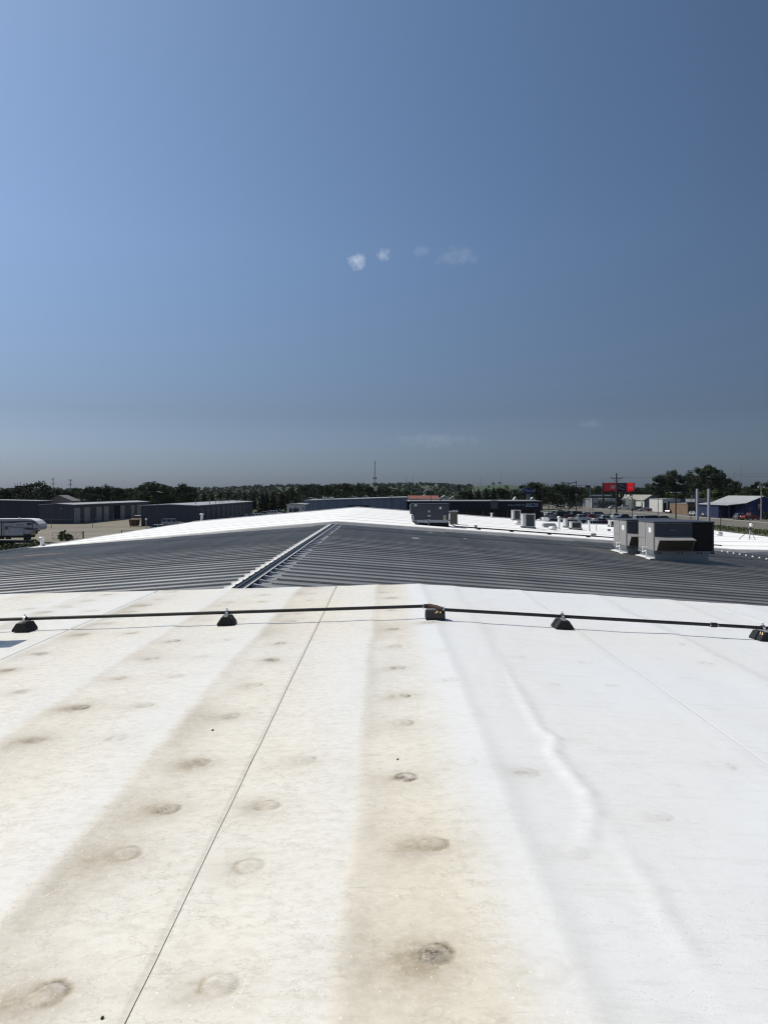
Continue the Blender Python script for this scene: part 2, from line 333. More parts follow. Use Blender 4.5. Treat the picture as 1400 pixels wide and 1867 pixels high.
for i in range(len(SEAM) - 1):
    a, b = SEAM[i], SEAM[i+1]; leftside = b <= RX + 2
    lo = a - .0; hi = b + .0
    if a >= RX: lo = a - .09
    else: hi = b + .09 if b < RX else b
    st = .022 if (a > -4.2 and b < 5.5) else .05
    if a < -6.9 or b > 8: st = .12
    xs = np.linspace(lo, hi, max(8, int((hi - lo) / st)))
    xf = np.arange(-1.55, .62, .0115); xf = xf[(xf > lo + .01) & (xf < hi - .01)]
    if len(xf): xs = np.sort(np.concatenate([xs[(xs < xf[0] - .008) | (xs > xf[-1] + .008)], xf]))
    X, T = np.meshgrid(xs, tv, indexing='ij'); Y = T * (13.0 - .05 * X)
    Y = np.where(T < 0, T * 13.0, Y)
    z, dirt, stain, film = roof_fields(X, Y)
    if a < RX: z = z + .0045 * np.clip(1 - (X - a) / .16, 0, 1) * (a > -12.9); z = z - .004 * (X > b - .02) * (b < RX)
    if b > RX: z = z + .0045 * np.clip(1 - (b - X) / .16, 0, 1); z = z - .004 * (X < a + .02) * (a > RX)
    edge = 13.0 - .05 * X - Y                          # rolled over the far edge
    z = z - .05 * np.clip(1 - edge / .05, 0, 1)**2 + .012 * np.exp(-((edge - .2)/.1)**2) * np.sin(X * 2.1 + 1) 
    nx, ny = X.shape; co = np.stack([X, Y - 2, z], -1).reshape(-1, 3)
    idx = np.arange(nx * ny).reshape(nx, ny)
    q = np.stack([idx[:-1, :-1], idx[1:, :-1], idx[1:, 1:], idx[:-1, 1:]], -1).reshape(-1, 4)
    me = bpy.data.meshes.new('membrane_sheet'); me.vertices.add(len(co)); me.vertices.foreach_set('co', co.astype(np.float32).ravel())
    me.loops.add(q.size); me.loops.foreach_set('vertex_index', q.astype(np.int32).ravel())
    me.polygons.add(len(q)); me.polygons.foreach_set('loop_start', np.arange(0, q.size, 4, dtype=np.int32))
    me.update(calc_edges=True); me.polygons.foreach_set('use_smooth', np.ones(len(q), bool))
    for nm, arr in (('dirt', dirt), ('stain', stain), ('film', film)):
        at = me.attributes.new(nm, 'FLOAT', 'POINT'); at.data.foreach_set('value', arr.astype(np.float32).ravel())
    me.materials.append(MEMB); part('membrane_sheet', me, None, bA)
    if 0 < i:                                          # the lip of each lap: dirty line on the left, painted shade on the right
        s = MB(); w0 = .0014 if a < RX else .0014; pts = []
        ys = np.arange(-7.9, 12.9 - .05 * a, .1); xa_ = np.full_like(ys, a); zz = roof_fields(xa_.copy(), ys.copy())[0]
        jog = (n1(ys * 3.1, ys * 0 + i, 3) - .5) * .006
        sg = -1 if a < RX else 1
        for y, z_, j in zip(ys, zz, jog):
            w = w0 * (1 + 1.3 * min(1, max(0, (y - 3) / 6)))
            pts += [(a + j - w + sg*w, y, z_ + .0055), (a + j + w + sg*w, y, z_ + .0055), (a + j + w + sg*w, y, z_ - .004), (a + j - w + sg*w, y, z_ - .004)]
        m_ = len(ys); fs = []
        for k in range(m_ - 1):
            o = 4 * k; fs += [(o, o+1, o+5, o+4), (o+1, o+2, o+6, o+5), (o+3, o, o+4, o+7)]
        s.add(pts, fs); part('seam_edge', s, SEALM if a < RX else LAP, bA)
fe = MB(); xs = np.linspace(-13, 14, 60)
for k in range(59):
    x0, x1 = xs[k], xs[k+1]; y0, y1 = 13.0 - .05*x0 - .004, 13.0 - .05*x1 - .004; z0, z1 = float(zA(x0)) - .045, float(zA(x1)) - .045
    fe.add([(x0, y0, z0), (x1, y1, z1), (x1, y1, z1 - .22), (x0, y0, z0 - .22)], [(0, 1, 2, 3)])
part('edge_flashing', fe, mat('white edge metal', (.72, .72, .70), .5), bA)

# ---- gas pipe on rubber blocks across the near roof
BLK = mat('black iron pipe', (.012, .012, .013), .55, noise=.3, nscale=40, bump=.1)
RUB = mat('black recycled rubber', (.011, .011, .012), .8, noise=.4, nscale=60, bump=.5, bscale=120)
GALV = mat('galvanised steel', (.42, .44, .46), .42, .8, noise=.15, nscale=25)
YEL = mat('faded yellow reflector', (.55, .40, .20), .6, noise=.25, nscale=120)
def ptop(x): return float(zA(x)) + .148
gas = thing('gas_pipe', 'long thin black gas pipe crossing the near white roof on rubber blocks', 'pipe', (RX, 9.4, float(zA(RX))))
PX = .60
p = MB(); p.tube((-13, 9.42, ptop(-13)), (-3, 9.43, ptop(-3)), .0205, n=14); p.tube((-3, 9.43, ptop(-3)), (PX - .09, 9.415, ptop(.5)), .0205, n=14); part('pipe_run', p, BLK, gas, True)
p = MB(); p.tube((PX + .15, 9.27, ptop(.75) - .012), (3.93, 9.21, ptop(3.93)), .0205, n=14); p.tube((4.0, 9.21, ptop(4.0)), (14, 9.1, ptop(14)), .0205, n=14); part('pipe_run', p, BLK, gas, True)
c_ = MB(); c_.tube((3.935, 9.21, ptop(3.94)), (4.005, 9.21, ptop(4.0)), .029, n=14); part('coupling', c_, BLK, gas, True)
for x in (3.925, 4.014):
    c_ = MB(); c_.tube((x - .006, 9.21, ptop(x)), (x + .006, 9.21, ptop(x)), .0245, n=14); part('coupling_ring', c_, GALV, gas, True)
RUST = mat('rusty elbow', (.045, .018, .011), .8, noise=.4, nscale=60, bump=.3)
c_ = MB(); c_.tube((PX - .09, 9.415, ptop(.5)), (PX - .02, 9.41, ptop(.55)), .027, n=12); part('elbow', c_, BLK, gas, True)
c_ = MB(); c_.tube((PX - .03, 9.41, ptop(.55)), (PX + .07, 9.33, ptop(.6) - .012), .031, n=12); c_.tube((PX + .06, 9.335, ptop(.6) - .012), (PX + .125, 9.275, ptop(.7) - .012), .029, n=12)
part('elbow', c_, RUST, gas, True, label='rust brown pipe elbow over the ridge')
for x, y, dx, dy in ((PX - .095, 9.416, .012, 0), (PX + .135, 9.275, .012, -.003)):
    c_ = MB(); c_.tube((x - dx, y, ptop(x) - .004), (x + dx, y, ptop(x) - .004), .0255, n=12); part('coupling_ring', c_, GALV, gas, True)
def pipe_block(px, py, label, along_x=False, yel=False, ang=0, yc=9.42):
    X = unA(px, py)[0]; Y = yc; zb = float(zA(X)) + .006
    t = thing('pipe_support', label, 'pipe support', (X, Y, zb), 'rubber blocks under the gas pipe', rz=ang)
    L, b, tp, hh = .235, .105, .04, .104
    bm = MB(); bm.prism([(-b, 0), (b, 0), (b, .025), (tp + .01, hh), (-tp - .01, hh), (-b, .025)], -L/2, L/2, 'x' if along_x else 'y')
    me = bm.mesh('rubber_block', RUB, bevel=.006); ob = link(bpy.data.objects.new('rubber_block', me)); ob.parent = t
    s = MB(); s.prism([(-.021, hh), (.021, hh), (.021, hh + .021), (-.021, hh + .021)], -L/2 + .01, L/2 - .01, 'x' if along_x else 'y')
    ob = link(bpy.data.objects.new('strut_channel', s.mesh('strut_channel', GALV, bevel=.003))); ob.parent = t
    if not along_x:
        k = MB(); r = .026
        for i in range(10):
            a0, a1 = math.pi * (i/10) , math.pi * ((i+1)/10)
            k.hexa([(-.016, math.cos(a0)*r, hh+.044+math.sin(a0)*r), (.016, math.cos(a0)*r, hh+.044+math.sin(a0)*r), (.016, math.cos(a1)*r, hh+.044+math.sin(a1)*r), (-.016, math.cos(a1)*r, hh+.044+math.sin(a1)*r)],
                   [(-.016, math.cos(a0)*(r+.004), hh+.044+math.sin(a0)*(r+.004)), (.016, math.cos(a0)*(r+.004), hh+.044+math.sin(a0)*(r+.004)), (.016, math.cos(a1)*(r+.004), hh+.044+math.sin(a1)*(r+.004)), (-.016, math.cos(a1)*(r+.004), hh+.044+math.sin(a1)*(r+.004))])
        k.box(-.016, .016, r, r+.004, hh+.02, hh+.045); k.box(-.016, .016, -r-.004, -r, hh+.02, hh+.045)
        k.tube((0, 0, hh+.07), (0, 0, hh+.088), .009, n=8); k.box(-.013, .013, -.010, .010, hh+.0865, hh+.092)
        ob = link(bpy.data.objects.new('pipe_clamp', k.mesh('pipe_clamp', mat('bright zinc', (.62, .64, .66), .3, .9)))); ob.parent = t
    if yel:
        k = MB(); sl = (b - tp - .01); e = .004
        def S(u, tt):  # point on the sloping side: tt up the slope, proud of it
            y = -b + (b - tp - .01) * tt - e * .75; z = .025 + (hh - .025) * tt + e * .66; return (u, y, z) if along_x else (-y if yel == 2 else y, u, z)
        u0, u1 = (-.01, .085) if along_x else (-.11, -.03)
        k.add([S(u0, .62), S(u1 - .02, .62), S(u1, .97), S(u0 + .025, .97)], [(0, 1, 2, 3)]); me = k.mesh('reflector_strip', YEL); ob = link(bpy.data.objects.new('reflector_strip', me)); ob.parent = t
        k = MB(); um = (u0 + u1) / 2; e = .0055
        k.add([S(um - .012, .63), S(um + .008, .63), S(um + .02, .96), S(um, .96)], [(0, 1, 2, 3)]); ob = link(bpy.data.objects.new('reflector_stripe', k.mesh('reflector_stripe', RUB))); ob.parent = t
pipe_block(47, 1150, 'leftmost rubber pipe block, beside the flat shadow at the left edge', ang=R(-3))
pipe_block(414, 1139, 'rubber pipe block between the long dark seam and the left end, second from left', yel=2, ang=R(3))
pipe_block(793, 1130, 'broadside rubber block under the rusty pipe elbow on the ridge', True, 1, yc=9.33)
pipe_block(1027, 1148, 'rubber pipe block right of the rusty elbow, by the light seam', ang=R(4), yc=9.21)
pipe_block(1392, 1168, 'rubber pipe block with yellow stripe cut by the right picture edge', yel=1, ang=R(8), yc=9.21)
# a roof vent just left of the picture, whose shadow reaches in
v = thing('roof_vent_box', 'white metal roof vent past the left picture edge, seen by its shadow', 'roof vent', (-4.8, 8.74, float(zA(-4.8))))
z0 = float(zA(-4.8)); k = MB(); k.box(-5.1, -4.52, 8.56, 8.86, z0 - .02, z0 + .55); part('housing', k, mat('white edge metal', (.72, .72, .70), .5), v, bevel=.01)
k = MB(); k.hexa([(-5.2, 8.48, z0 + .62), (-4.46, 8.48, z0 + .62), (-4.46, 8.92, z0 + .62), (-5.2, 8.92, z0 + .62)], [(-4.95, 8.62, z0 + .78), (-4.65, 8.62, z0 + .78), (-4.65, 8.80, z0 + .78), (-4.95, 8.80, z0 + .78)])
k.box(-5.06, -4.56, 8.60, 8.82, z0 + .5, z0 + .63); part('rain_cap', k, mat('white edge metal', (.72, .72, .70), .5), v)
# small litter on the membrane
for (px, py, s, lb) in ((725, 1386, .013, 'tiny black scrap lying on the near roof by the central dirt rings'), (388, 1332, .018, 'thin dark twig lying on the near roof left of the seam'), (187, 1858, .010, 'small brown leaf scrap at the bottom left of the near roof')):
    x, y = unA(px, py); z_ = float(roof_fields(np.array([x]), np.array([y]))[0][0]); k = MB()
    k.hexa([(x - s*.5, y - s*.3, z_ + .001), (x - s*.1, y - s*.6, z_ + .001), (x + s*.5, y + s*.3, z_ + .002), (x - s*.1, y + s*.6, z_ + .001)],
           [(x - s*.4, y - s*.2, z_ + .006), (x, y - s*.4, z_ + .007), (x + s*.4, y + s*.3, z_ + .006), (x - s*.1, y + s*.4, z_ + .008)])
    solo('debris_scrap', k, mat('dark litter', (.05, .04, .03), .8), lb, 'debris', (x, y, z_))

# ---- ribbed metal roof
PIT = .71
MET = mat('grey coated steel roof', (.43, .41, .378), .47, .85, noise=.16, nscale=.9)
_nt = MET.node_tree; _b = _nt.nodes['Principled BSDF']; _oi = _nt.nodes.new('ShaderNodeObjectInfo'); _hv = _nt.nodes.new('ShaderNodeHueSaturation')
_src = _b.inputs['Base Color'].links[0].from_socket; _mr = _nt.nodes.new('ShaderNodeMapRange'); _mr.inputs[3].default_value = .80; _mr.inputs[4].default_value = 1.18
_nt.links.new(_oi.outputs['Random'], _mr.inputs[0]); _nt.links.new(_mr.outputs[0], _hv.inputs['Value']); _nt.links.new(_src, _hv.inputs['Color']); _nt.links.new(_hv.outputs[0], _b.inputs['Base Color'])
bB = thing('metal_roofed_building', 'low building with dark grey ribbed metal gable roof between the white roofs', 'building', (BX, 13, 0))
XL, XR = -18.3, 24.
wl = MB(); wl.prism([(XL, 0), (XR, 0), (XR, zB(XR) - .06), (BX, zB(BX) - .06), (XL, zB(XL) - .06)], 12.4, 46); part('wall', wl, mat('dull grey cladding', (.22, .23, .24), .6), bB)
def panel_mesh(x0, x1, nm):
    prof = [(0, 0), (.004, .034), (.040, .034), (.052, 0), (.30, 0), (.315, .005), (.345, .005), (.36, 0), (.50, 0), (.515, .005), (.545, .005), (.56, 0), (PIT, 0)]
    k = MB(); n = len(prof); vs = [(x - BX, y, zB(x) + z) for x in (x0, x1) for y, z in prof]
    k.add(vs, [(i, i+1, n+i+1, n+i) for i in range(n - 1)]); return k.mesh(nm, MET)
pl, pr = panel_mesh(BX - .30, XL, 'roof_panel'), panel_mesh(BX + .10, XR, 'roof_panel')
NP = 46; WHT = mat('white sealant', (.68, .68, .66), .5, noise=.06, nscale=20)
def closure_mesh(s, x0, x1):
    k = MB()
    za = lambda x: zB(x) + .003
    if s < 0: k.hexa([(x1-BX, -.03, za(x1)), (x0-BX, -.08, za(x0)), (x0-BX, .30, za(x0)), (x1-BX, .14, za(x1))], [(x1-BX, .0, za(x1)+.04), (x0-BX, .0, za(x0)+.078), (x0-BX, .18, za(x0)+.06), (x1-BX, .08, za(x1)+.04)])
    else:
        k.hexa([(x0-BX, -.02, za(x0)), (x1-BX, -.02, za(x1)), (x1-BX, .13, za(x1)), (x0-BX, .22, za(x0))], [(x0-BX, .0, za(x0)+.07), (x1-BX, .02, za(x1)+.043), (x1-BX, .085, za(x1)+.043), (x0-BX, .12, za(x0)+.07)])
    return k.mesh('rib_closure', WHT if s < 0 else mat('shaded foil closure', (.46, .47, .48), .45, .3))  # right closures greyer than the left: their shade is put into the colour
cl, crr = closure_mesh(-1, BX - .205, BX - .42), closure_mesh(1, BX + .09, BX + .36)
for i in range(NP):
    for me, nm in ((pl, 'roof_panel'), (pr, 'roof_panel'), (cl, 'rib_closure'), (crr, 'rib_closure')):
        y = 13.35 + i * PIT
        if nm == 'rib_closure' and y > 40.6: continue
        ob = link(bpy.data.objects.new(nm, me)); ob.parent = bB; ob.location = (0, y - 13 + extra.uniform(-.012, .012), extra.uniform(-.003, .003) if nm == 'roof_panel' else 0); ob.rotation_euler = (extra.uniform(-.0012, .0012), 0, extra.uniform(-.0006, .0006))
rc = MB(); zr = zB(BX)
for (a, b, h0, h1) in ((BX - .20, BX - .185, .0, .045), (BX - .185, BX + .05, .0, .03), (BX - .10, BX - .08, .02, .05), (BX + .05, BX + .085, .0, .075)): rc.box(a, b, 13.2, 41.1, zr + h0 - .02, zr + h1)
part('ridge_cap', rc, mat('dark ridge trough', (.035, .04, .05), .5, .3), bB)
k = MB()
k.box(BX + .075, BX + .10, 13.2, 41.1, zr + .07, zr + .082); part('sealant_bead', k, WHT, bB)
for i in range(12):
    y = 37.2 + i * PIT * .999 - .1; x = 18.9; k = MB(); k.lathe((x, y, zB(x) + .03), [(.05, 0), (.06, .02), (.04, .055), (.015, .07)], 8); part('fastener_cap', k, WHT, bB)
k = MB()
for a, b in ((XL - .10, XL + .04),): k.hexa([(a, 12.4, zB(a) - .12), (b, 12.4, zB(b) - .12), (b, yBC(b), zB(b) - .12), (a, yBC(a), zB(a) - .12)], [(a, 12.4, zB(a) + .10), (b, 12.4, zB(b) + .12), (b, yBC(b), zB(b) + .12), (a, yBC(a), zB(a) + .10)])
part('eave_trim', k, mat('white edge metal', (.72, .72, .70), .5), bB)
for (px, py) in ((757, 982), (843, 983), (783, 971)):
    x, y = unB(px, py); k = MB(); k.add([(x-.18, y-.12, zB(x)+.012), (x+.16, y-.15, zB(x)+.012), (x+.2, y+.13, zB(x)+.012), (x-.12, y+.15, zB(x)+.014)], [(0, 1, 2, 3)]); part('sealant_patch', k, WHT, bB)

for (x, y, w) in ((-14.6, 30.5, .9), (-13.6, 31.2, 1.3), (-15.2, 31.2, .8), (-14.2, 31.95, 1.1)):
    k = MB(); k.add([(x - w, y + .05, zB(x - w) + .015), (x + w, y + .02, zB(x + w) + .015), (x + w * .8, y + .34, zB(x + w * .8) + .015), (x - w * .7, y + .4, zB(x - w * .7) + .015)], [(0, 1, 2, 3)]); part('sand_patch', k, mat('rusty sand', (.42, .27, .16), .9, noise=.3, nscale=6), bB)
# ---- the farther white roof
bC = thing('white_roofed_building', 'large building with bright white membrane gable roof beyond the metal roof', 'building', (BX, 60, 0))
YE = 77.5
def yE(x): return YE + .22 * min(0, x - BX)
CW = mat('clean white membrane', (.86, .86, .855), .85, noise=.04, nscale=.9, bump=.3, bscale=2.5, spec=.1)
CG = mat('shaded upstand membrane', (.55, .545, .52), .6, noise=.10, nscale=2.)  # membrane white darkened: the riser's shade is put into the colour
wl = MB(); wl.prism([(-18.2, 0), (29.9, 0), (29.9, zC(29.9) - .12), (20, zC(20) - .12), (BX, zC(BX) - .12), (-18.2, zC(-18.2) - .12)], 46.2, YE - 4); part('wall', wl, mat('pale wall', (.5, .5, .48)), bC)
CX = [-18.3, -14, -10, -6, -3.2, -2.9, BX, -2.3, -2, 2, 6, 10, 14, 18, 20, 23, 26.5, 30]
def zCn(x, y): return zC(x) - (.02 * math.exp(-((x - BX)/.4)**2)) + .012 * math.sin(x*.9 + y*.31) * math.sin(y*.53 + x*.2)
yj = [0, 3.05, 7.6, 10.65, 13.7, 16.75, 19.8, 22.85, 25.9, 28.95, 32.0]
for i, a in enumerate(yj):
    b = yj[i+1] if i + 1 < len(yj) else None; k = MB(); vs = []
    for x in CX:
        y0 = yBC(x) + .16 + a; y1 = min(yBC(x) + .16 + b, yE(x)) if b else yE(x); y0 = min(y0, yE(x) - .02)
        for t in (0, .33, .66, 1): y = y0 + (y1 - y0) * t; vs.append((x, y, zCn(x, y) + (.006 if t == 0 else 0)))
    k.add(vs, [(4*j+t, 4*j+4+t, 4*j+5+t, 4*j+1+t) for j in range(len(CX) - 1) for t in range(3)]); part('membrane_sheet', k, CW, bC, True)
    if i in (1, 2, 4, 6):
        s = MB(); vs = []
        for x in CX:
            y = yBC(x) + .16 + a; z_ = zCn(x, y) + .010; vs += [(x, y - .02, z_), (x, y + (.10 if i == 2 else .06), z_)]
        s.add(vs, [(2*j, 2*j+2, 2*j+3, 2*j+1) for j in range(len(CX) - 1)]); part('seam_edge', s, mat('dusty lap line', (.22, .22, .21), .8), bC)
k = MB(); vs = []
for x in CX: vs += [(x, yBC(x), zB(x) - .02), (x, yBC(x) + .10, zC(x) - .03), (x, yBC(x) + .165, zCn(x, yBC(x) + .16) + .006)]
k.add(vs, [(3*j+t, 3*j+3+t, 3*j+4+t, 3*j+1+t) for j in range(len(CX) - 1) for t in range(2)]); part('upstand', k, CG, bC)
k = MB(); a, b = -18.42, -18.25
k.hexa([(a, yBC(a), zC(a) - .1), (b, yBC(b), zC(b) - .1), (b, yE(b), zC(b) - .1), (a, yE(a), zC(a) - .1)], [(a, yBC(a), zC(a) + .02), (b, yBC(b), zC(b) + .025), (b, yE(b), zC(b) + .025), (a, yE(a), zC(a) + .02)])
part('eave_trim', k, mat('white edge metal', (.72, .72, .70), .5), bC)
k = MB(); vs = []
for x in CX: vs += [(x, yE(x) - .05, zC(x) + .02), (x, yE(x) - .05, zC(x) + .075), (x, yE(x) + .08, zC(x) + .075), (x, yE(x) + .08, zC(x) - .3)]
k.add(vs, [(4*j+t, 4*j+4+t, 4*j+5+t, 4*j+1+t) for j in range(len(CX) - 1) for t in range(3)]); part('edge_flashing', k, mat('white edge metal', (.72, .72, .70), .5), bC)

# ================================================================== rooftop equipment
CAB = mat('grey cabinet paint', (.265, .262, .262), .5, .1, noise=.08, nscale=2.5)
CABD = mat('shaded cabinet paint', (.055, .06, .078), .5, .1, noise=.08, nscale=2.5)  # darker copy of the grey, with the front faces' shade put into the colour
COIL = mat('black coil fins', (.004, .004, .005), .7, bump=.3, bscale=60)
FILT = mat('dusty shaded filter mesh', (.018, .017, .012), .8, noise=.35, nscale=9, bump=.4, bscale=50)  # near black: the deep hood's shade is put into the colour
RAIL = mat('dull base rail', (.20, .22, .24), .5, .5)
PVC = mat('white pvc pipe', (.78, .78, .75), .4)
STK = mat('white paper sticker', (.75, .76, .76), .6)
WME = mat('white edge metal', (.72, .72, .70), .5)
def twin_unit(x0, y0, w, d, zt, label):
    zb = zB(x0 + w) ; t = thing('rooftop_air_unit', label, 'air conditioner', (x0 + w/2, y0 + d/2, zB(x0)), 'paired rooftop units on the metal roof')
    zc = zB(x0) + .34                                  # underside of the cabinet
    k = MB(); e = .05; k.hexa([(x0+e, y0+e, zB(x0+e) - .03), (x0+w-e-.15, y0+e, zB(x0+w-e) - .03), (x0+w-e-.15, y0+d-e, zB(x0+w-e) - .03), (x0+e, y0+d-e, zB(x0+e) - .03)],
        [(x0+e, y0+e, zc - .1), (x0+w-e-.15, y0+e, zc - .1), (x0+w-e-.15, y0+d-e, zc - .1), (x0+e, y0+d-e, zc - .1)]); part('curb', k, mat('galvanised curb', (.24, .28, .30), .5, .4), t)
    r = MB(); r.box(x0 - .02, x0 + w + .02, y0 - .02, y0 + d + .02, zc - .1, zc + .02); rail = part('base_rail', r, RAIL, t)
    for u in (.06, .1, .40, .46, .72, .78, .95, .98):
        k = MB(); k.box(x0 + w*u - .02, x0 + w*u + .035, y0 - .026, y0 - .018, zc - .075, zc - .02); part('fork_slot', k, COIL, rail)
    k = MB(); k.box(x0, x0 + w*.64, y0, y0 + d, zc + .02, zt - .05); k.box(x0 + w*.64, x0 + w - .01, y0 + .10, y0 + d - .02, zc + .02, zt - .05); cab = part('cabinet', k, CAB, t, bevel=.012)
    k = MB(); k.box(x0 - .025, x0 + w + .025, y0 - .025, y0 + d + .025, zt - .05, zt); part('top_panel', k, CABD, t, bevel=.012)
    hgt = zt - .05 - zc
    for (ya, yb, za, zb_) in ((.02, d*.52, .05, hgt - .03), (d*.54, d - .02, .05, hgt*.42), (d*.54, d - .02, hgt*.44, hgt - .03)):
        k = MB(); k.box(x0 - .014, x0 - .001, y0 + ya, y0 + yb, zc + za, zc + zb_); part('side_panel', k, CAB, cab, bevel=.004)
    k = MB(); k.box(x0 + .03, x0 + w*.635, y0 - .012, y0 - .001, zc + hgt*.53, zt - .08); part('front_panel', k, CABD, cab, bevel=.004)
    k = MB(); k.box(x0 - .019, x0 - .015, y0 + .28, y0 + .58, zt - .46, zt - .26); part('sticker', k, STK, cab)
    k = MB(); k.box(x0 + w*.27, x0 + w*.36, y0 - .018, y0 - .013, zt - .36, zt - .335); part('name_plate', k, mat('teal plate', (.10, .28, .34), .5), cab)
    # condenser coil bay: fins behind a corner post
    k = MB(); k.box(x0 + w*.645, x0 + w - .05, y0 + .03, y0 + .095, zc + .03, zt - .06); coil = part('condenser_coil', k, COIL, t)
    for i in range(11):
        z_ = zc + .06 + i * (hgt - .12) / 10; k = MB(); k.box(x0 + w*.645, x0 + w - .05, y0 + .008, y0 + .016, z_, z_ + .012); part('guard_wire', k, mat('black guard wire', (.012, .012, .013), .5), coil)
    k = MB(); k.box(x0 + w - .05, x0 + w, y0 - .005, y0 + .06, zc + .02, zt - .05); part('corner_post', k, CABD, t)
    # outside-air hood
    hx0, hx1 = x0 + .04, x0 + w*.60; za, zb_ = zc + hgt*.50, zc + .06; D = .52
    k = MB(); k.hexa([(hx0 - .02, y0 - D - .05, za - .10), (hx1 + .04, y0 - D - .05, za - .10), (hx1 + .04, y0 - .003, za), (hx0 - .02, y0 - .003, za)], [(hx0 - .02, y0 - D - .05, za - .085), (hx1 + .04, y0 - D - .05, za - .085), (hx1 + .04, y0 - .003, za + .015), (hx0 - .02, y0 - .003, za + .015)])
    hood = part('intake_hood', k, CAB, t)
    for xx in (hx0, hx1):
        k = MB(); k.hexa([(xx - .006, y0 - .003, zb_), (xx + .006, y0 - .003, zb_), (xx + .006, y0 - .003, za - .002), (xx - .006, y0 - .003, za - .002)], [(xx - .006, y0 - .20, zb_), (xx + .006, y0 - .20, zb_), (xx + .006, y0 - D, za - .095), (xx - .006, y0 - D, za - .095)]); part('hood_cheek', k, CAB, hood)
    k = MB(); k.hexa([(hx0 + .01, y0 - .19, zb_), (hx1 - .01, y0 - .19, zb_), (hx1 - .01, y0 - D + .02, za - .1), (hx0 + .01, y0 - D + .02, za - .1)], [(hx0 + .01, y0 - .17, zb_), (hx1 - .01, y0 - .17, zb_), (hx1 - .01, y0 - D + .04, za - .1), (hx0 + .01, y0 - D + .04, za - .1)]); part('hood_filter', k, FILT, hood)
    # condensate trap and drip
    pz = zc + .13; pts = [(x0 - .01, y0 + .75, pz), (x0 - .20, y0 + .75, pz), (x0 - .20, y0 + .75, pz - .18), (x0 - .20, y0 + .32, pz - .10), (x0 - .20, y0 + .30, zB(x0 - .2) + .05), (x0 - .20, y0 - .12, zB(x0 - .2) + .04)]
    k = MB()
    for a, b in zip(pts, pts[1:]): k.tube(a, b, .024, n=8)
    for a in pts[1:-1]: k.lathe((a[0], a[1], a[2] - .03), [(.012, 0), (.03, .012), (.03, .048), (.012, .06)], 8)
    part('condensate_pipe', k, PVC, t)
    k = MB(); k.hexa([(x0 - .16, y0 - .05, zB(x0 - .16) + .045), (x0 + .04, y0 - .05, zB(x0) + .045), (x0 + .04, y0 + d, zB(x0) + .045), (x0 - .16, y0 + d, zB(x0 - .16) + .045)], [(x0 - .16, y0 - .05, zB(x0 - .16) + .06), (x0 + .04, y0 - .05, zB(x0) + .10), (x0 + .04, y0 + d, zB(x0) + .10), (x0 - .16, y0 + d, zB(x0 - .16) + .06)]); part('curb_flashing', k, WHT, t)
    return t
twin_unit(10.95, 31.0, 2.42, 1.85, az(951, 31.0), 'nearer of the two big grey rooftop units, with full intake hood and black coil showing')
twin_unit(10.64, 33.5, 2.42, 1.85, az(947.5, 33.5), 'farther of the two big grey rooftop units, half hidden behind its twin')
# long slate unit on the ridge side of the white roof
Yu = 44.3; x0, x1 = ax(752, Yu), ax(818.5, Yu); zt = az(918, Yu); zl, zr_ = zC(x0), zC(x1)
t = thing('rooftop_air_unit', 'slate blue rooftop unit with small stickers standing alone near the white ridge', 'air conditioner', ((x0 + x1)/2, Yu + .7, zl))
DK = mat('dark slate unit paint', (.045, .052, .066), .5, .1, noise=.1, nscale=2)
k = MB(); k.box(x0 + .08, x1, Yu, Yu + 1.5, zl + .26, zt - .04); cab = part('cabinet', k, DK, t, bevel=.015)
k = MB(); k.box(x0 - .02, x1 + .03, Yu - .03, Yu + 1.53, zt - .04, zt); part('top_panel', k, CABD, t)
k = MB(); k.box(x0 - .12, x0 + .075, Yu + .02, Yu + 1.4, zt - .62, zt - .06); part('side_hood', k, DK, t, bevel=.01)
k = MB(); k.box(x0 + .08, x1, Yu - .02, Yu + 1.5, zl + .10, zl + .255); rail = part('base_rail', k, mat('bright rail', (.33, .36, .40), .45, .5), t)
k = MB(); k.hexa([(x0 + .3, Yu + .1, zl - .08), (x1, Yu + .1, zr_ - .03), (x1, Yu + 1.4, zr_ - .03), (x0 + .3, Yu + 1.4, zl - .08)], [(x0 + .3, Yu + .1, zl + .095), (x1, Yu + .1, zl + .095), (x1, Yu + 1.4, zl + .095), (x0 + .3, Yu + 1.4, zl + .095)]); part('curb', k, COIL, t)
for (a, b, c, d, m) in ((755, 760, 918.5, 923, mat('teal sticker', (.35, .46, .45), .6)), (801, 804.5, 924, 928, STK), (780, 784, 930.5, 934, mat('grey sticker', (.3, .3, .33), .6)), (779, 785, 940, 941.3, STK), (808, 813, 939, 945, mat('grey sticker', (.3, .3, .33), .6)), (808, 813, 945.2, 952, YEL)):
    k = MB(); k.box(ax(a, Yu), ax(b, Yu), Yu - .012, Yu - .002, az(d, Yu), az(c, Yu)); part('sticker', k, m, cab)
k = MB(); k.box(ax(773.5, Yu), ax(779.5, Yu), Yu - .14, Yu - .002, az(953.5, Yu), az(947, Yu)); part('disconnect_box', k, mat('grey box metal', (.33, .33, .34), .5, .4), cab, bevel=.01)
k = MB(); k.tube((ax(782, Yu), Yu - .05, az(946, Yu)), (ax(781, Yu), Yu - .05, az(958.5, Yu)), .035); k.box(ax(780.5, Yu), ax(784, Yu), Yu - .1, Yu - .002, az(950, Yu), az(946.8, Yu)); part('conduit', k, mat('grey box metal', (.33, .33, .34), .5, .4), cab)
k = MB(); xx = x0 + .02; pts = [(xx, Yu + .05, zt - .65), (xx - .06, Yu + .0, zl + .5), (xx + .0, Yu - .1, zl + .16), (xx + .22, Yu - .15, zl + .05)]
for a, b in zip(pts, pts[1:]): k.tube(a, b, .035)
part('conduit', k, BLK, t)
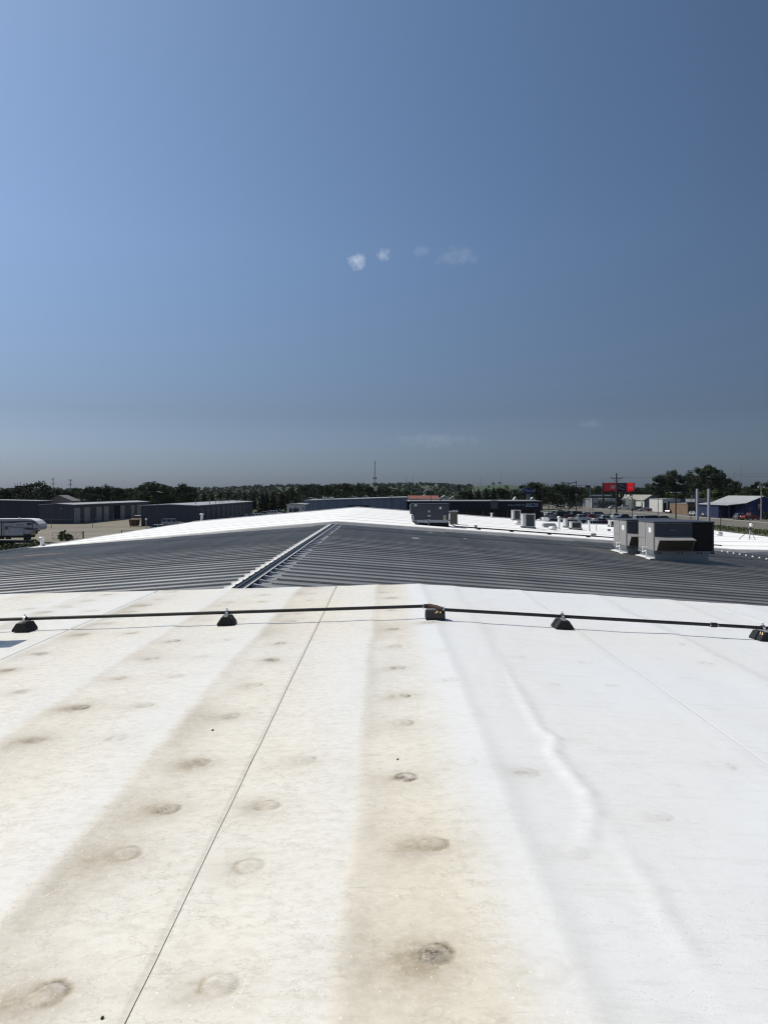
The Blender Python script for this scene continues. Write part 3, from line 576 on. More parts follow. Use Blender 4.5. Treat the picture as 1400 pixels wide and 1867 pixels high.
k = MB()
for a, b in zip(pts, pts[1:]): k.tube((a[0] + .09, a[1] + .05, a[2]), (b[0] + .09, b[1] + .05, b[2] + .02), .04)
part('conduit', k, GALV, t)
# low dark box right behind it
Yv = 49.; x0, x1 = ax(821, Yv), ax(834, Yv); t = thing('rooftop_vent_box', 'low olive grey vent box just right of the lone slate unit', 'roof vent', ((x0+x1)/2, Yv + .3, zC(x0)))
k = MB(); k.box(x0, x1, Yv, Yv + .7, zC(x1) - .05, az(933.5, Yv)); part('housing', k, mat('olive grey paint', (.06, .06, .05), .6), t, bevel=.01)
k = MB(); k.box(x0 - .05, x1 + .06, Yv - .06, Yv + .76, az(933.5, Yv), az(932, Yv)); part('cap', k, CAB, t)
k = MB(); k.box(x0 - .06, x1 + .05, Yv - .05, Yv + .76, zC(x1) - .1, zC(x0) + .03); part('curb', k, CG, t)
k = MB()
for a, b in zip([(x0 + .1, Yv, az(932, Yv)), (x0 + .2, Yv, az(930.6, Yv)), (x0 + .33, Yv, az(931.6, Yv)), (x0 + .42, Yv, az(930.2, Yv))], [(x0 + .2, Yv, az(930.6, Yv)), (x0 + .33, Yv, az(931.6, Yv)), (x0 + .42, Yv, az(930.2, Yv)), (x0 + .44, Yv, az(932, Yv))]): k.tube(a, b, .02)
part('wire_loop', k, GALV, t)
# gas line along the front of the white roof
t = thing('roof_gas_line', 'thin dark gas line along the front edge of the far white roof', 'pipe', (ax(830, 43.8), 43.8, zC(4)))
k = MB(); xs = [4.2, 7, 10, 13, 16, 20]
for a, b in zip(xs, xs[1:]): k.tube((a, yBC(a) + 1.9, zC(a) + .09), (b, yBC(b) + 1.9, zC(b) + .09), .034)
pts = [(ax(819, 44.2), 44.2, zC(4) + .42), (ax(820, 44.1), 44.1, zC(4) + .40), (ax(821.5, 43.9), 43.9, zC(4) + .2), (4.2, yBC(4.2) + 1.9, zC(4.2) + .09)]
for a, b in zip(pts, pts[1:]): k.tube(a, b, .03)
part('pipe_run', k, BLK, t)
for x in (5.5, 7.4, 9.6, 11.9):
    k = MB(); k.box(x - .09, x + .09, yBC(x) + 1.75, yBC(x) + 2.05, zC(x) - .02, zC(x) + .055); part('pipe_block', k, RUB, t)
t = thing('roof_junction_box', 'tiny grey box on a stub beside the dark line on the white roof', 'junction box', (*unC(867, 965), 0))
X, Y = unC(867, 965); t.location.z = zC(X); ORG[t.name] = Vector(t.location)
k = MB(); k.tube((X, Y, zC(X) - .02), (X, Y, zC(X) + .1), .04); part('stub', k, GALV, t)
k = MB(); k.box(X - .07, X + .08, Y - .06, Y + .06, zC(X) + .08, zC(X) + .23); part('box', k, CAB, t, bevel=.01)
# condensing units
def condenser(px0, px1, pt, pb, label, d=.85, open_right=.25):
    X, Y = unC((px0 + px1)/2, pb); x0, x1 = ax(px0, Y), ax(px1, Y); zb = min(zC(x0), zC(x1)); zt = az(pt, Y)
    t = thing('condensing_unit', label, 'air conditioner', ((x0+x1)/2, Y + d/2, zb), 'outdoor condensing units on the white roof')
    k = MB(); k.box(x0 - .05, x1 + .05, Y - .03, Y + d + .03, zb - .05, zb + .09); part('support', k, CABD, t)
    k = MB(); k.box(x0, x0 + (x1-x0)*open_right, Y, Y + d, zb + .09, zt - .04); k.box(x1 - .06, x1, Y, Y + d, zb + .09, zt - .04); k.box(x0, x1, Y, Y + d, zb + .09, zb + .17); part('casing', k, mat('light casing paint', (.44, .45, .44), .5), t, bevel=.008)
    k = MB(); k.box(x0 + (x1-x0)*open_right, x1 - .06, Y + .03, Y + d - .04, zb + .17, zt - .04); coil = part('coil', k, mat('blue black coil', (.025, .03, .045), .6), t)
    n = 6
    for i in range(n):
        z_ = zb + .24 + i * (zt - zb - .36) / (n - 1); k = MB(); k.box(x0 + (x1-x0)*open_right, x1 - .06, Y + .012, Y + .02, z_, z_ + .014); part('guard_wire', k, mat('black guard wire', (.012, .012, .013), .5), coil)
    k = MB(); k.box(x0 - .02, x1 + .02, Y - .02, Y + d + .02, zt - .04, zt); top = part('top_panel', k, mat('light casing paint', (.44, .45, .44), .5), t)
    k = MB(); k.lathe(((x0+x1)/2, Y + d/2, zt + .001), [(min(x1-x0, d)*.42, 0), (min(x1-x0, d)*.38, .03), (.08, .035)], 14); part('fan_guard', k, mat('black guard wire', (.012, .012, .013), .5), top)
condenser(953, 975.5, 937, 963.5, 'largest condensing unit on the white roof, under the welcome lettering')
condenser(934, 949, 930, 949, 'small condensing unit behind and left of the largest one', .7)
condenser(1030, 1054, 946, 963, 'condensing unit partly behind a squat one, left of the white post', .8, .17)
condenser(1041, 1060, 951.5, 966, 'squat condensing unit standing in front of another, beside the white post', .7, .1)
condenser(1112.5, 1121, 950, 961, 'condensing unit mostly hidden by the big grey rooftop units', .8)
# vents
def vent_pipe(X, Y, zb, h, r, label, cap=True, m=None, group='vent pipes through the white roof'):
    t = thing('vent_pipe', label, 'vent pipe', (X, Y, zb), group)
    k = MB(); k.lathe((X, Y, zb - .1), [(r, 0), (r, .1 + h * .86)], 12); part('pipe', k, m or PVC, t, True)
    k = MB(); k.lathe((X, Y, zb - .03), [(r*1.6, 0), (r*1.45, .04), (r*1.1, .09), (r*1.06, .14)], 12); part('boot', k, WHT, t, True)
    if cap: k = MB(); k.lathe((X, Y, zb + h*.80), [(r*1.05, 0), (r*1.75, .02), (r*1.75, h*.10), (r*1.2, h*.17), (r*.3, h*.2)], 14); part('cap', k, mat('pale cap metal', (.55, .55, .55), .45, .4), t, True)
x_ = -18.05; vent_pipe(x_, 40.8, zC(x_), .50, .10, 'short white vent pipe with round cap at the left eave')
vent_pipe(-17.6, 75., zC(-17.6), .75, .13, 'white capped vent pipe on the far left eave near the parked cars')
for px, pt, pb, r, lb, cp in ((1018.5, 941, 965, .085, 'tall slim capped vent pipe between the roof hoods and the condensing units', True), (1073.5, 948, 968.5, .075, 'plain white vent post right of the condensing units', False),
        (1086, 958, 967.5, .045, 'small thin vent pipe right of the white vent post', True), (896, 935, 944, .09, 'stubby vent with pale cap near the far edge of the white roof', True), (934, 934, 950, .05, 'thin white pipe left of the small condensing unit', False)):
    X, Y = unC(px, pb); vent_pipe(X, Y, zC(X), (pb - pt) / F * Y, r, lb, cp)
X, Y = unC(1112, 961); t = thing('vent_pipe', 'white tee-topped vent pipe beside the hidden condensing unit', 'vent pipe', (X, Y, zC(X)), 'vent pipes through the white roof')
k = MB(); h_ = 12 / F * Y; k.tube((X, Y, zC(X) - .1), (X, Y, zC(X) + h_), .045); part('pipe', k, PVC, t); k = MB(); k.tube((X - .22, Y, zC(X) + h_), (X + .45, Y, zC(X) + h_), .05); part('tee', k, PVC, t)
def low_hood(px0, px1, pt, pb, label, m, rnd=False):
    X, Y = unC((px0+px1)/2, pb); x0, x1 = ax(px0, Y), ax(px1, Y); zb = zC(X); zt = az(pt, Y); w = x1 - x0
    t = thing('roof_hood', label, 'roof vent', (X, Y + w*.3, zb), 'low exhaust hoods on the white roof')
    k = MB(); k.box(x0 + w*.15, x1 - w*.15, Y + w*.1, Y + w*.7, zb - .15, zb + (zt - zb)*.55); part('curb', k, CW, t)
    k = MB()
    if rnd: k.lathe((X, Y + w*.4, zb + (zt-zb)*.35), [(w*.5, 0), (w*.52, (zt-zb)*.12), (w*.42, (zt-zb)*.45), (w*.2, (zt-zb)*.62), (w*.05, (zt-zb)*.66)], 16)
    else: k.prism([(x0, zb + (zt-zb)*.25), (x1, zb + (zt-zb)*.3), (x1, zb + (zt-zb)*.62), (x1 - w*.12, zt), (x0 + w*.1, zt), (x0, zb + (zt-zb)*.7)], Y, Y + w*.7)
    part('cap', k, m, t, rnd)
LM = mat('pale cap metal', (.55, .55, .55), .45, .4)
low_hood(991, 1014, 954.5, 962.5, 'long grey louvred hood left of the tall vent pipe', mat('slate hood', (.2, .215, .24), .5, .2))
low_hood(1000, 1018, 959, 967, 'round mushroom vent in front of the long grey hood', LM, True)
low_hood(937, 951, 949.5, 957, 'squat round vent just left of the largest condensing unit', LM, True)
low_hood(941, 956, 939.5, 949, 'white curved hood between the two left condensing units', mat('white edge metal', (.72, .72, .70), .5), True)
low_hood(989, 1001, 943.5, 951, 'white boxy hood behind the grey louvred one', WME)
low_hood(1078, 1087, 972.5, 978, 'small dark hood on the open white roof left of the big units', mat('slate hood', (.2, .215, .24), .5, .2))
low_hood(1107.5, 1113, 964.5, 969, 'tiny grey hood at the left of the big grey rooftop units', mat('slate hood', (.2, .215, .24), .5, .2))
low_hood(1305, 1319, 969, 977, 'pale lumpy vent cover right of the big units on the far roof', LM, True)
# mast on a tripod
X, Y = 26.3, 55.; zb = zC(X); t = thing('antenna_tripod', 'thin mast on a tripod with white floodlight at the right picture edge', 'antenna mast', (X, Y, zb))
k = MB(); k.tube((X, Y, zb + .1), (X, Y, az(925, Y)), .022); part('mast', k, BLK, t)
for dx, dy in ((-.85, -.1), (-.18, -.35), (.28, -.2), (.12, .4)): k = MB(); k.tube((X + dx, Y + dy, zC(X + dx)), (X, Y, zb + .72), .022); part('leg', k, BLK if dx < -.5 else GALV, t)
k = MB(); k.lathe((X + .02, Y - .1, az(960, Y)), [(.05, 0), (.10, .04), (.11, .16), (.08, .24), (.02, .26)], 10); part('floodlight', k, mat('white lamp housing', (.85, .85, .83), .4), t, True)
k = MB(); k.tube((X - .25, Y, az(926.5, Y)), (X + .25, Y, az(926, Y)), .015); part('crossbar', k, BLK, t)

# ================================================================== ground
def sheet(name, x0, x1, y0, y1, z, m, nx=1):
    k = MB(); k.add([(x0, y0, z), (x1, y0, z), (x1, y1, z), (x0, y1, z)], [(0, 1, 2, 3)])
    return solo(name, k, m, None, None, kind='structure')
GRS = mat('dry summer grass', (.085, .10, .035), .95, noise=.35, nscale=.35, bump=.6, bscale=6)
ASP = mat('worn asphalt', (.060, .058, .055), .9, noise=.22, nscale=.25, bump=.4, bscale=20)
RDM = mat('sun bleached road concrete', (.125, .113, .098), .9, noise=.12, nscale=.15, bump=.3, bscale=15)
YRD = mat('beige yard concrete', (.20, .178, .135), .9, noise=.13, nscale=.12, bump=.3, bscale=10)
sheet('ground', -6000, 6000, -300, 9000, 0, mat('far fields', (.065, .085, .03), .95, noise=.3, nscale=.01))
sheet('yard', -150, -19, 20, 262, .02, YRD)
sheet('parking_lot', -19, 66, 14, 330, .025, ASP)
sheet('frontage_lot', 93, 140, 100, 460, .025, mat('gravelly frontage', (.115, .105, .092), .9, noise=.2, nscale=.2))
sheet('road', 76, 92.5, -60, 900, .03, RDM)
sheet('lawn', 66, 75.6, -60, 620, .03, GRS)
sheet('lawn', -82, -40, 97, 107.5, .03, GRS)
sheet('lawn', -75, -19, 255, 420, .028, GRS)
k = MB(); k.box(75.6, 76, -60, 620, .0, .15); solo('kerb', k, mat('pale kerb', (.32, .31, .28), .9), None, None, kind='structure')
k = MB(); k.box(92.5, 92.9, -60, 620, .0, .15); solo('kerb', k, mat('pale kerb', (.32, .31, .28), .9), None, None, kind='structure')
LNE = mat('faded road paint', (.34, .32, .26), .8, noise=.2, nscale=1)
k = MB()
for y in range(60, 500, 9):
    for x in (80.1, 88.2): k.add([(x, y, .036), (x + .14, y, .036), (x + .14, y + 3, .036), (x, y + 3, .036)], [(0, 1, 2, 3)])
for x in (83.6, 84.8): k.add([(x, 40, .036), (x + .12, 40, .036), (x + .12, 600, .036), (x, 600, .036)], [(0, 1, 2, 3)])
solo('lane_marking', k, LNE, None, None, kind='structure')
k = MB()
for x in range(20, 66, 3):
    for y in (174, 189, 212): k.add([(x, y, .032), (x + .1, y, .032), (x + .1, y + 5, .032), (x, y + 5, .032)], [(0, 1, 2, 3)])
solo('parking_marking', k, LNE, None, None, kind='structure')
k = MB()
for y in (118, 131, 146, 163, 199): k.add([(-150, y, .026), (-19, y, .026), (-19, y + .16, .026), (-150, y + .16, .026)], [(0, 1, 2, 3)])
solo('yard_joint', k, mat('dark joint', (.09, .08, .06), .9), None, None, kind='structure')

# ================================================================== buildings
def building(name, label, x0, x1, y0, y1, ze, zr, wm, rm, axis='y', over=.25, rx=None, group=None):
    t = thing(name, label, 'building', ((x0+x1)/2, (y0+y1)/2, 0), group)
    k = MB(); c = rx if rx is not None else ((x0+x1)/2 if axis == 'y' else (y0+y1)/2)
    a0, a1, b0, b1 = (x0, x1, y0, y1) if axis == 'y' else (y0, y1, x0, x1)
    k.prism([(a0, 0), (a1, 0), (a1, ze), (c, zr), (a0, ze)], b0, b1, axis); part('wall', k, wm, t)
    for s0, s1 in ((a0, c), (c, a1)):
        k = MB(); zz0, zz1 = (ze, zr) if s0 == a0 else (zr, ze); sl = (zr - ze) / max(.1, abs(c - a0)) ; e0 = over if s0 == a0 else 0; e1 = over if s1 == a1 else 0
        d0 = zz0 + .02 - (over * sl if e0 else 0); d1 = zz1 + .02 - (over * sl if e1 else 0)
        k.prism([(s0 - e0, d0), (s1 + e1, d1), (s1 + e1, d1 + .14), (s0 - e0, d0 + .14)], b0 - over, b1 + over, axis); part('roof', k, rm, t)
    return t
def facade(t, name, m, face, at_, a0, a1, z0, z1, d=.06, label=None):      # a flat piece proud of a wall: face '-y', '+x' or '-x'
    k = MB()
    if face == '-y': k.box(a0, a1, at_ - d, at_ + .01, z0, z1)
    elif face == '+x': k.box(at_ - .01, at_ + d, a0, a1, z0, z1)
    else: k.box(at_ - d, at_ + .01, a0, a1, z0, z1)
    return part(name, k, m, t, label=label)
SLATE = mat('slate blue siding', (.040, .050, .072), .6, noise=.12, nscale=.5)
NAVY = mat('navy siding', (.020, .026, .042), .6, noise=.12, nscale=.5)
ROOFG = mat('pale metal roof', (.36, .37, .37), .55, .2, noise=.10, nscale=.4)
DOORW = mat('off white roll door', (.33, .34, .35), .6)
WIN = mat('dark window glass', (.02, .025, .03), .15, spec=.6)
def siding_ribs(t, m, face, at_, a0, a1, z0, z1, step):
    n = int((a1 - a0) / step)
    for i in range(n + 1):
        a = a0 + (a1 - a0) * i / n; facade(t, 'siding_rib', m, face, at_, a - .05, a + .05, z0, z1, .05)
# left: three metal storage buildings round the yard
Y1 = 188.; xr = ax(72, Y1)
t1 = building('storage_building', 'dark navy metal building at the left edge behind the white trailer', xr - 26, xr, Y1, Y1 + 7, az(914, Y1), az(914, Y1) + .25, NAVY, ROOFG, group='metal storage buildings round the yard')
siding_ribs(t1, mat('navy rib', (.03, .038, .058), .6), '-y', Y1, xr - 14, xr - .1, .1, az(914, Y1) - .1, .7)
YS = 180.; XS = -72.3; xw = ax(73, YS)
zs = az(921, YS)
t2 = building('storage_building', 'long slate storage building with a row of pale roll doors', xw, XS, YS, 238, zs, zs + .28, SLATE, ROOFG, group='metal storage buildings round the yard')
siding_ribs(t2, mat('slate rib', (.05, .06, .085), .6), '-y', YS, xw, XS - .1, .1, zs - .1, .62)
for i, (a, b) in enumerate(((135.5, 147), (154, 165), (176, 186), (190, 199), (220, 228), (239, 246), (250, 257))):
    ya, yb = -XS * F / (VX - a), -XS * F / (VX - b)
    d_ = facade(t2, 'roll_door', DOORW, '+x', XS, ya, yb, .05, 3.75, .05)
    for j in range(1, 7): facade(d_, 'door_slat', mat('door slat', (.29, .30, .31), .6), '+x', XS + .05, ya + .05, yb - .05, j*.52, j*.52 + .03, .012)
    facade(d_, 'door_frame', NAVY, '+x', XS, yb, yb + .3, .05, 3.95, .08)
facade(t2, 'open_bay', mat('black doorway', (.006, .006, .007), .9), '+x', XS, -XS*F/(VX-209), -XS*F/(VX-219.5), .05, 3.9, .03)
facade(t2, 'wall_light', mat('lamp grey', (.3, .3, .3), .4), '-y', YS, ax(111, YS), ax(113.5, YS), az(928, YS), az(926, YS), .2)
for yy in (186.8, 191.3, 195.5, 204):
    k = MB(); k.tube((XS + .9, yy, 0), (XS + .9, yy, 1.25), .09); part('bollard', k, mat('pale bollard', (.34, .34, .33), .6), t2)
Y3 = 168.; x30, x31 = ax(258, Y3), ax(360, Y3); z3 = az(922.5, Y3)
t3 = building('storage_building', 'long dark blue storage building beside the row of parked cars', x30, x31, Y3, 240, z3, z3 + .25, SLATE, ROOFG, group='metal storage buildings round the yard')
siding_ribs(t3, mat('slate rib', (.05, .06, .085), .6), '-y', Y3, x30 + .1, x31 - .1, .1, z3 - .1, .62)
for i in range(12):
    ya = 170.5 + i * 5.8; d_ = facade(t3, 'roll_door', mat('blue roll door', (.055, .068, .092), .55), '+x', x31, ya, ya + 4.2, .05, z3 - .55, .06)
    facade(d_, 'door_frame', NAVY, '+x', x31, ya + 4.2, ya + 4.6, .05, z3 - .3, .1)
for i, px in enumerate((357, 392, 397, 400, 405, 409, 418, 432, 440)):
    yy = 178 + i * 6.5; xx = ax(px, yy); xx = min(max(xx, x30 + 1), x31 - 1); k = MB(); k.tube((xx, yy, z3), (xx, yy, z3 + 1.5), .09, n=6); part('roof_vent', k, mat('vent grey', (.2, .2, .2), .5), t3)
for px in (193, 198, 223):
    yy = 196 + px * .05; xx = min(ax(px, yy + 6), XS - .8); k = MB(); k.tube((xx, yy, zs), (xx, yy, zs + 1.3), .08, n=6); part('roof_vent', k, mat('vent grey', (.2, .2, .2), .5), t2)
# middle: small white garage, long blue-grey warehouse
Y4 = 205.; t = building('garage', 'small white garage with two dark doors at the end of the grey warehouse', ax(523, Y4), ax(556, Y4), Y4, Y4 + 12, az(920.5, Y4), az(919, Y4) , mat('white block wall', (.55, .56, .58), .7), ROOFG)
for a, b in ((527.5, 533), (534.5, 545)): facade(t, 'garage_door', WIN, '-y', Y4, ax(a, Y4), ax(b, Y4), .05, az(927, Y4), .05)
facade(t, 'window', WIN, '-y', Y4, ax(552, Y4), ax(553.6, Y4), az(929, Y4), az(924.5, Y4), .05)
facade(t, 'wall_lamp', WIN, '-y', Y4, ax(538, Y4), ax(540, Y4), az(926, Y4), az(924.5, Y4), .15)
Y5 = 222.; xa, xb = ax(555.5, Y5), ax(745, Y5); za, zb_ = az(913.5, Y5), az(907.5, Y5)
t = thing('warehouse', 'long pale blue-grey warehouse rising behind the white roof ridge', 'building', ((xa+xb)/2, Y5 + 15, 0))
BLG = mat('blue grey wall panel', (.22, .25, .30), .6, noise=.06, nscale=.3)
k = MB(); k.prism([(xa, 0), (xb, 0), (xb, zb_), (xa, za)], Y5, Y5 + 30); part('wall', k, BLG, t)
k = MB(); k.prism([(xa - .2, za + .01), (xb, zb_ + .01), (xb, zb_ + .22), (xa - .2, za + .22)], Y5 - .2, Y5 + 30.2); rf = part('roof', k, mat('pale metal roof', (.36, .37, .37)), t)
for i in range(1, 13):
    a = xa + (xb - xa) * i / 13; facade(t, 'panel_joint', mat('panel joint', (.10, .12, .15), .7), '-y', Y5, a - .05, a + .05, .1, za + (zb_ - za) * i / 13 - .1, .03)
for (px, pt, pb, w) in ((589, 906.5, 912.5, 2.5), (594, 908, 912.5, 4), (604, 907, 912, 8), (573, 912, 914, 2), (714, 904.5, 907.5, 4), (636, 909, 911.5, 1.5)):
    k = MB(); Yq = Y5 + 6; k.box(ax(px - w/2, Yq), ax(px + w/2, Yq), Yq, Yq + 1.5, za - .2 + (px - 555)/190*(zb_-za), az(pt - 1, Yq)); part('roof_unit', k, mat('white roof unit', (.6, .6, .6), .5), rf)
facade(t, 'dark_awning', WIN, '-y', Y5, ax(634, Y5), ax(672, Y5), az(924, Y5), az(921.5, Y5), .6)
# red roof behind it
Y6 = 262.; t = building('red_roofed_building', 'low building with brick red roof just left of the dealership', ax(746, Y6), ax(800, Y6), Y6, Y6 + 16, az(910, Y6), az(904.5, Y6), mat('tan wall', (.3, .26, .2), .7), mat('brick red roof', (.19, .065, .05), .8, noise=.2, nscale=.6), axis='x')
k = MB(); k.hexa([(ax(766, Y6), Y6 - .6, az(912, Y6)), (ax(820, Y6), Y6 - .6, az(909.5, Y6)), (ax(820, Y6), Y6 - .3, az(909.5, Y6)), (ax(766, Y6), Y6 - .3, az(912, Y6))], [(ax(766, Y6), Y6 - .6, az(911, Y6)), (ax(820, Y6), Y6 - .6, az(908.3, Y6)), (ax(820, Y6), Y6 - .3, az(908.3, Y6)), (ax(766, Y6), Y6 - .3, az(911, Y6))]); part('white_gutter', k, WME, t)
# dealership showroom
Y7 = 200.; xa, xb = ax(747, Y7), ax(987, Y7); zt = az(913, Y7)
t = thing('dealership_showroom', 'long dark dealership building with light roof edge and welcome lettering', 'building', ((xa+xb)/2, Y7 + 10, 0))
BLU = mat('midnight fascia', (.008, .009, .020), .45)
k = MB(); k.box(xa, xb, Y7 + 1.5, Y7 + 22, 0, zt - .15); part('wall', k, mat('black showroom wall', (.012, .012, .014), .5), t)
k = MB(); k.box(xa, xb, Y7, Y7 + 22, az(930.5, Y7), zt - .25); fas = part('fascia', k, BLU, t)
k = MB(); k.box(xa - .1, xb + .1, Y7 - .12, Y7 + 22.1, zt - .25, zt); part('roof_edge', k, mat('grey coping', (.26, .26, .25), .6), t)
k = MB(); k.box(ax(894, Y7), ax(906.5, Y7), Y7 - .4, Y7 + .6, az(927.5, Y7), zt + .1); part('entry_pylon', k, mat('grey entry panel', (.12, .12, .12), .6), t)
for px in (760, 790, 820, 850, 880, 902, 925, 950, 975):
    k = MB(); k.tube((ax(px, Y7), Y7 + .5, 0), (ax(px, Y7), Y7 + .5, az(930, Y7)), .16); part('column', k, mat('grey entry panel', (.12, .12, .12), .6), t)
for i in range(11):
    a = 750 + i * 21; facade(t, 'showroom_window', WIN, '-y', Y7 + 1.5, ax(a, Y7 + 1.5), ax(a + 19, Y7 + 1.5), .5, az(932, Y7), .05)
me = text_mesh('WELCOME TO', .72, mat('pale lilac lettering', (.42, .42, .52), .5), .02); mw = max(v.co.x for v in me.vertices) - min(v.co.x for v in me.vertices); s = (ax(956, Y7) - ax(925, Y7)) / mw
for v in me.vertices: v.co.x *= s; v.co += Vector((ax(940.5, Y7), Y7 - .05, az(921.3, Y7))) - ORG[fas.name]
part('welcome_lettering', me, None, fas)
k = MB(); k.prism([(ax(957, Y7), az(924.3, Y7)), (ax(980.5, Y7), az(923.8, Y7)), (ax(980.8, Y7), az(918, Y7)), (ax(959.5, Y7), az(918, Y7))], Y7 - .09, Y7 + .01); bd = part('sign_board', k, mat('pale blue sign board', (.30, .34, .40), .5), fas)
k = MB(); q = random.Random(5)
k.prism([(ax(960.5, Y7), az(922, Y7)), (ax(966, Y7), az(921.4, Y7)), (ax(974, Y7), az(922.2, Y7)), (ax(976, Y7), az(922.8, Y7)), (ax(975, Y7), az(919.4, Y7)), (ax(968.5, Y7), az(919, Y7)), (ax(967, Y7), az(920.4, Y7)), (ax(963, Y7), az(919.8, Y7))], Y7 - .11, Y7 - .09)
for px in (977, 978.5): k.box(ax(px, Y7), ax(px + .8, Y7), Y7 - .11, Y7 - .09, az(923, Y7), az(919, Y7))
part('sign_marks', k, mat('ink blue', (.03, .05, .10), .5), fas)
# oval sign on its pylon
Y8 = 232.; X8 = ax(963, Y8); t = thing('dealership_sign', 'blue oval script sign on a twin-post pylon above the dealership roof', 'sign', (X8, Y8, 0))
k = MB(); n = 32; rw, rh = 12.5 / F * Y8, 6 / F * Y8; zc = az(894.5, Y8)
def oval(rw, rh, y0, y1): return [(X8 + rw*math.cos(2*math.pi*i/n), zc + rh*math.sin(2*math.pi*i/n)) for i in range(n)], y0, y1
k.prism(*oval(rw, rh, Y8 - .35, Y8 + .35)); part('sign_rim', k, mat('silver rim', (.16, .17, .24), .4, .5), t)
k = MB(); k.prism(*oval(rw * .95, rh * .90, Y8 - .39, Y8 - .35)); face = part('sign_face', k, mat('deep blue enamel', (.008, .010, .09), .3, coat=.3), t)
me = text_mesh('Ford', 2.1, mat('pale lilac lettering', (.42, .42, .52)), .02, .45, 1.35)
for v in me.vertices: v.co = v.co * .62 + Vector((X8, Y8 - .41, zc)) - ORG[t.name]
part('sign_lettering', me, None, face)
for a in (959.5, 963.4): k = MB(); k.box(ax(a, Y8), ax(a + 2.6, Y8), Y8 - .2, Y8 + .2, 0, zc - rh * .8); part('post', k, mat('grey pylon', (.24, .28, .30), .5), t)
# right of the road
GW = mat('grey green siding', (.10, .12, .12), .7, noise=.1, nscale=.3)
CRM = mat('cream wall', (.42, .38, .28), .7, noise=.06)
WHW = mat('white painted wall', (.52, .51, .48), .7, noise=.06, nscale=.5)
Y9 = 400.; t = building('warehouse', 'grey-green warehouse with cream corner below the red billboard', ax(1030, Y9), ax(1114, Y9), Y9, Y9 + 40, az(904, Y9), az(902.6, Y9), GW, mat('bright roof edge', (.55, .55, .55), .5))
facade(t, 'cream_corner', CRM, '-y', Y9, ax(1030, Y9), ax(1036, Y9), .1, az(904.5, Y9), .05)
k = MB(); k.box(ax(1030, Y9) - .2, ax(1114, Y9) + .2, Y9 - .35, Y9, az(904.3, Y9), az(902, Y9)); part('white_fascia', k, WME, t)
Y10 = 365.; t = building('strip_shop', 'low strip shop with broad white fascia under the billboard', ax(1075.5, Y10), ax(1140, Y10), Y10, Y10 + 14, az(910, Y10), az(909.6, Y10), mat('grey shop wall', (.20, .22, .23), .7), ROOFG)
k = MB(); k.box(ax(1075, Y10), ax(1127, Y10), Y10 - .5, Y10, az(914, Y10), az(909, Y10)); part('white_fascia', k, mat('white painted wall', (.5, .5, .48)), t)
k = MB(); k.box(ax(1076, Y10), ax(1088, Y10), Y10 - 1.6, Y10, 0, az(908.5, Y10)); part('white_porch', k, WHW, t)
for a, b in ((1096, 1099), (1104, 1107), (1110, 1113), (1116, 1119)): facade(t, 'window', WIN, '-y', Y10, ax(a, Y10), ax(b, Y10), az(920, Y10), az(916.5, Y10), .05)
for a, b in ((1080.5, 1083), (1084.5, 1086.5)): facade(t, 'window', WIN, '-y', Y10 - 1.6, ax(a, Y10), ax(b, Y10), az(921, Y10), az(916.5, Y10), .05)
Y11 = 350.; t = thing('arched_kiosk', 'small dark kiosk with stone arch and two white domes', 'building', (ax(1133, Y11), Y11, 0))
xa, xb = ax(1126.5, Y11), ax(1140, Y11); k = MB(); k.box(xa, xb, Y11, Y11 + 3, 0, az(907, Y11)); part('wall', k, mat('dark kiosk wall', (.05, .05, .048), .7), t)
k = MB(); c = (xa + xb)/2; n = 10; ro, ri = 1.45, 1.0; zb0 = az(915, Y11)
for i in range(n):
    a0, a1 = math.pi*i/n, math.pi*(i+1)/n
    k.hexa([(c+math.cos(a)*r, Y11 - .3, zb0 + math.sin(a)*r) for a, r in ((a0, ri), (a0, ro), (a1, ro), (a1, ri))], [(c+math.cos(a)*r, Y11 + .02, zb0 + math.sin(a)*r) for a, r in ((a0, ri), (a0, ro), (a1, ro), (a1, ri))])
k.box(c - ro, c - ri, Y11 - .3, Y11, 0, zb0); k.box(c + ri, c + ro, Y11 - .3, Y11, 0, zb0); part('stone_arch', k, mat('grey arch stone', (.20, .19, .175), .8), t)
for px in (1127.8, 1139):
    x = ax(px, Y11); k = MB(); k.box(x - .3, x + .3, Y11 - .3, Y11 + .4, 0, az(906, Y11)); part('pillar', k, mat('dark kiosk wall', (.05, .05, .048)), t)
    k = MB(); k.lathe((x, Y11, az(906, Y11)), [(.45, 0), (.5, .15), (.3, .45), (.42, .55), (.34, .95), (.08, 1.2)], 10); part('dome', k, mat('white dome', (.7, .7, .68), .5), t)
Y12 = 320.; x0, x1 = ax(1174, Y12), ax(1214, Y12)
t = building('gable_shop', 'grey-blue gabled shop with pale side wall beyond the road', x0, x1, Y12, Y12 + 32, az(911.5, Y12), az(902.8, Y12), mat('grey blue siding', (.13, .155, .165), .7, noise=.08), mat('weathered tan roof', (.25, .25, .22), .8, noise=.2, nscale=.3), over=.4, rx=ax(1188, Y12))
facade(t, 'white_side', WHW, '-x', x0, Y12 + .05, Y12 + 10, .1, az(912.5, Y12), .06)
facade(t, 'side_window', WIN, '-x', x0 - .06, Y12 + 2, Y12 + 3.4, 1.2, 3.2, .05)
facade(t, 'window', mat('grey pane', (.07, .10, .11), .3), '-y', Y12, ax(1184, Y12), ax(1193, Y12), az(919, Y12), az(913.5, Y12), .06)
facade(t, 'base_band', mat('black base', (.02, .02, .02), .8), '-y', Y12, ax(1174.5, Y12), ax(1206, Y12), .05, .75, .07)
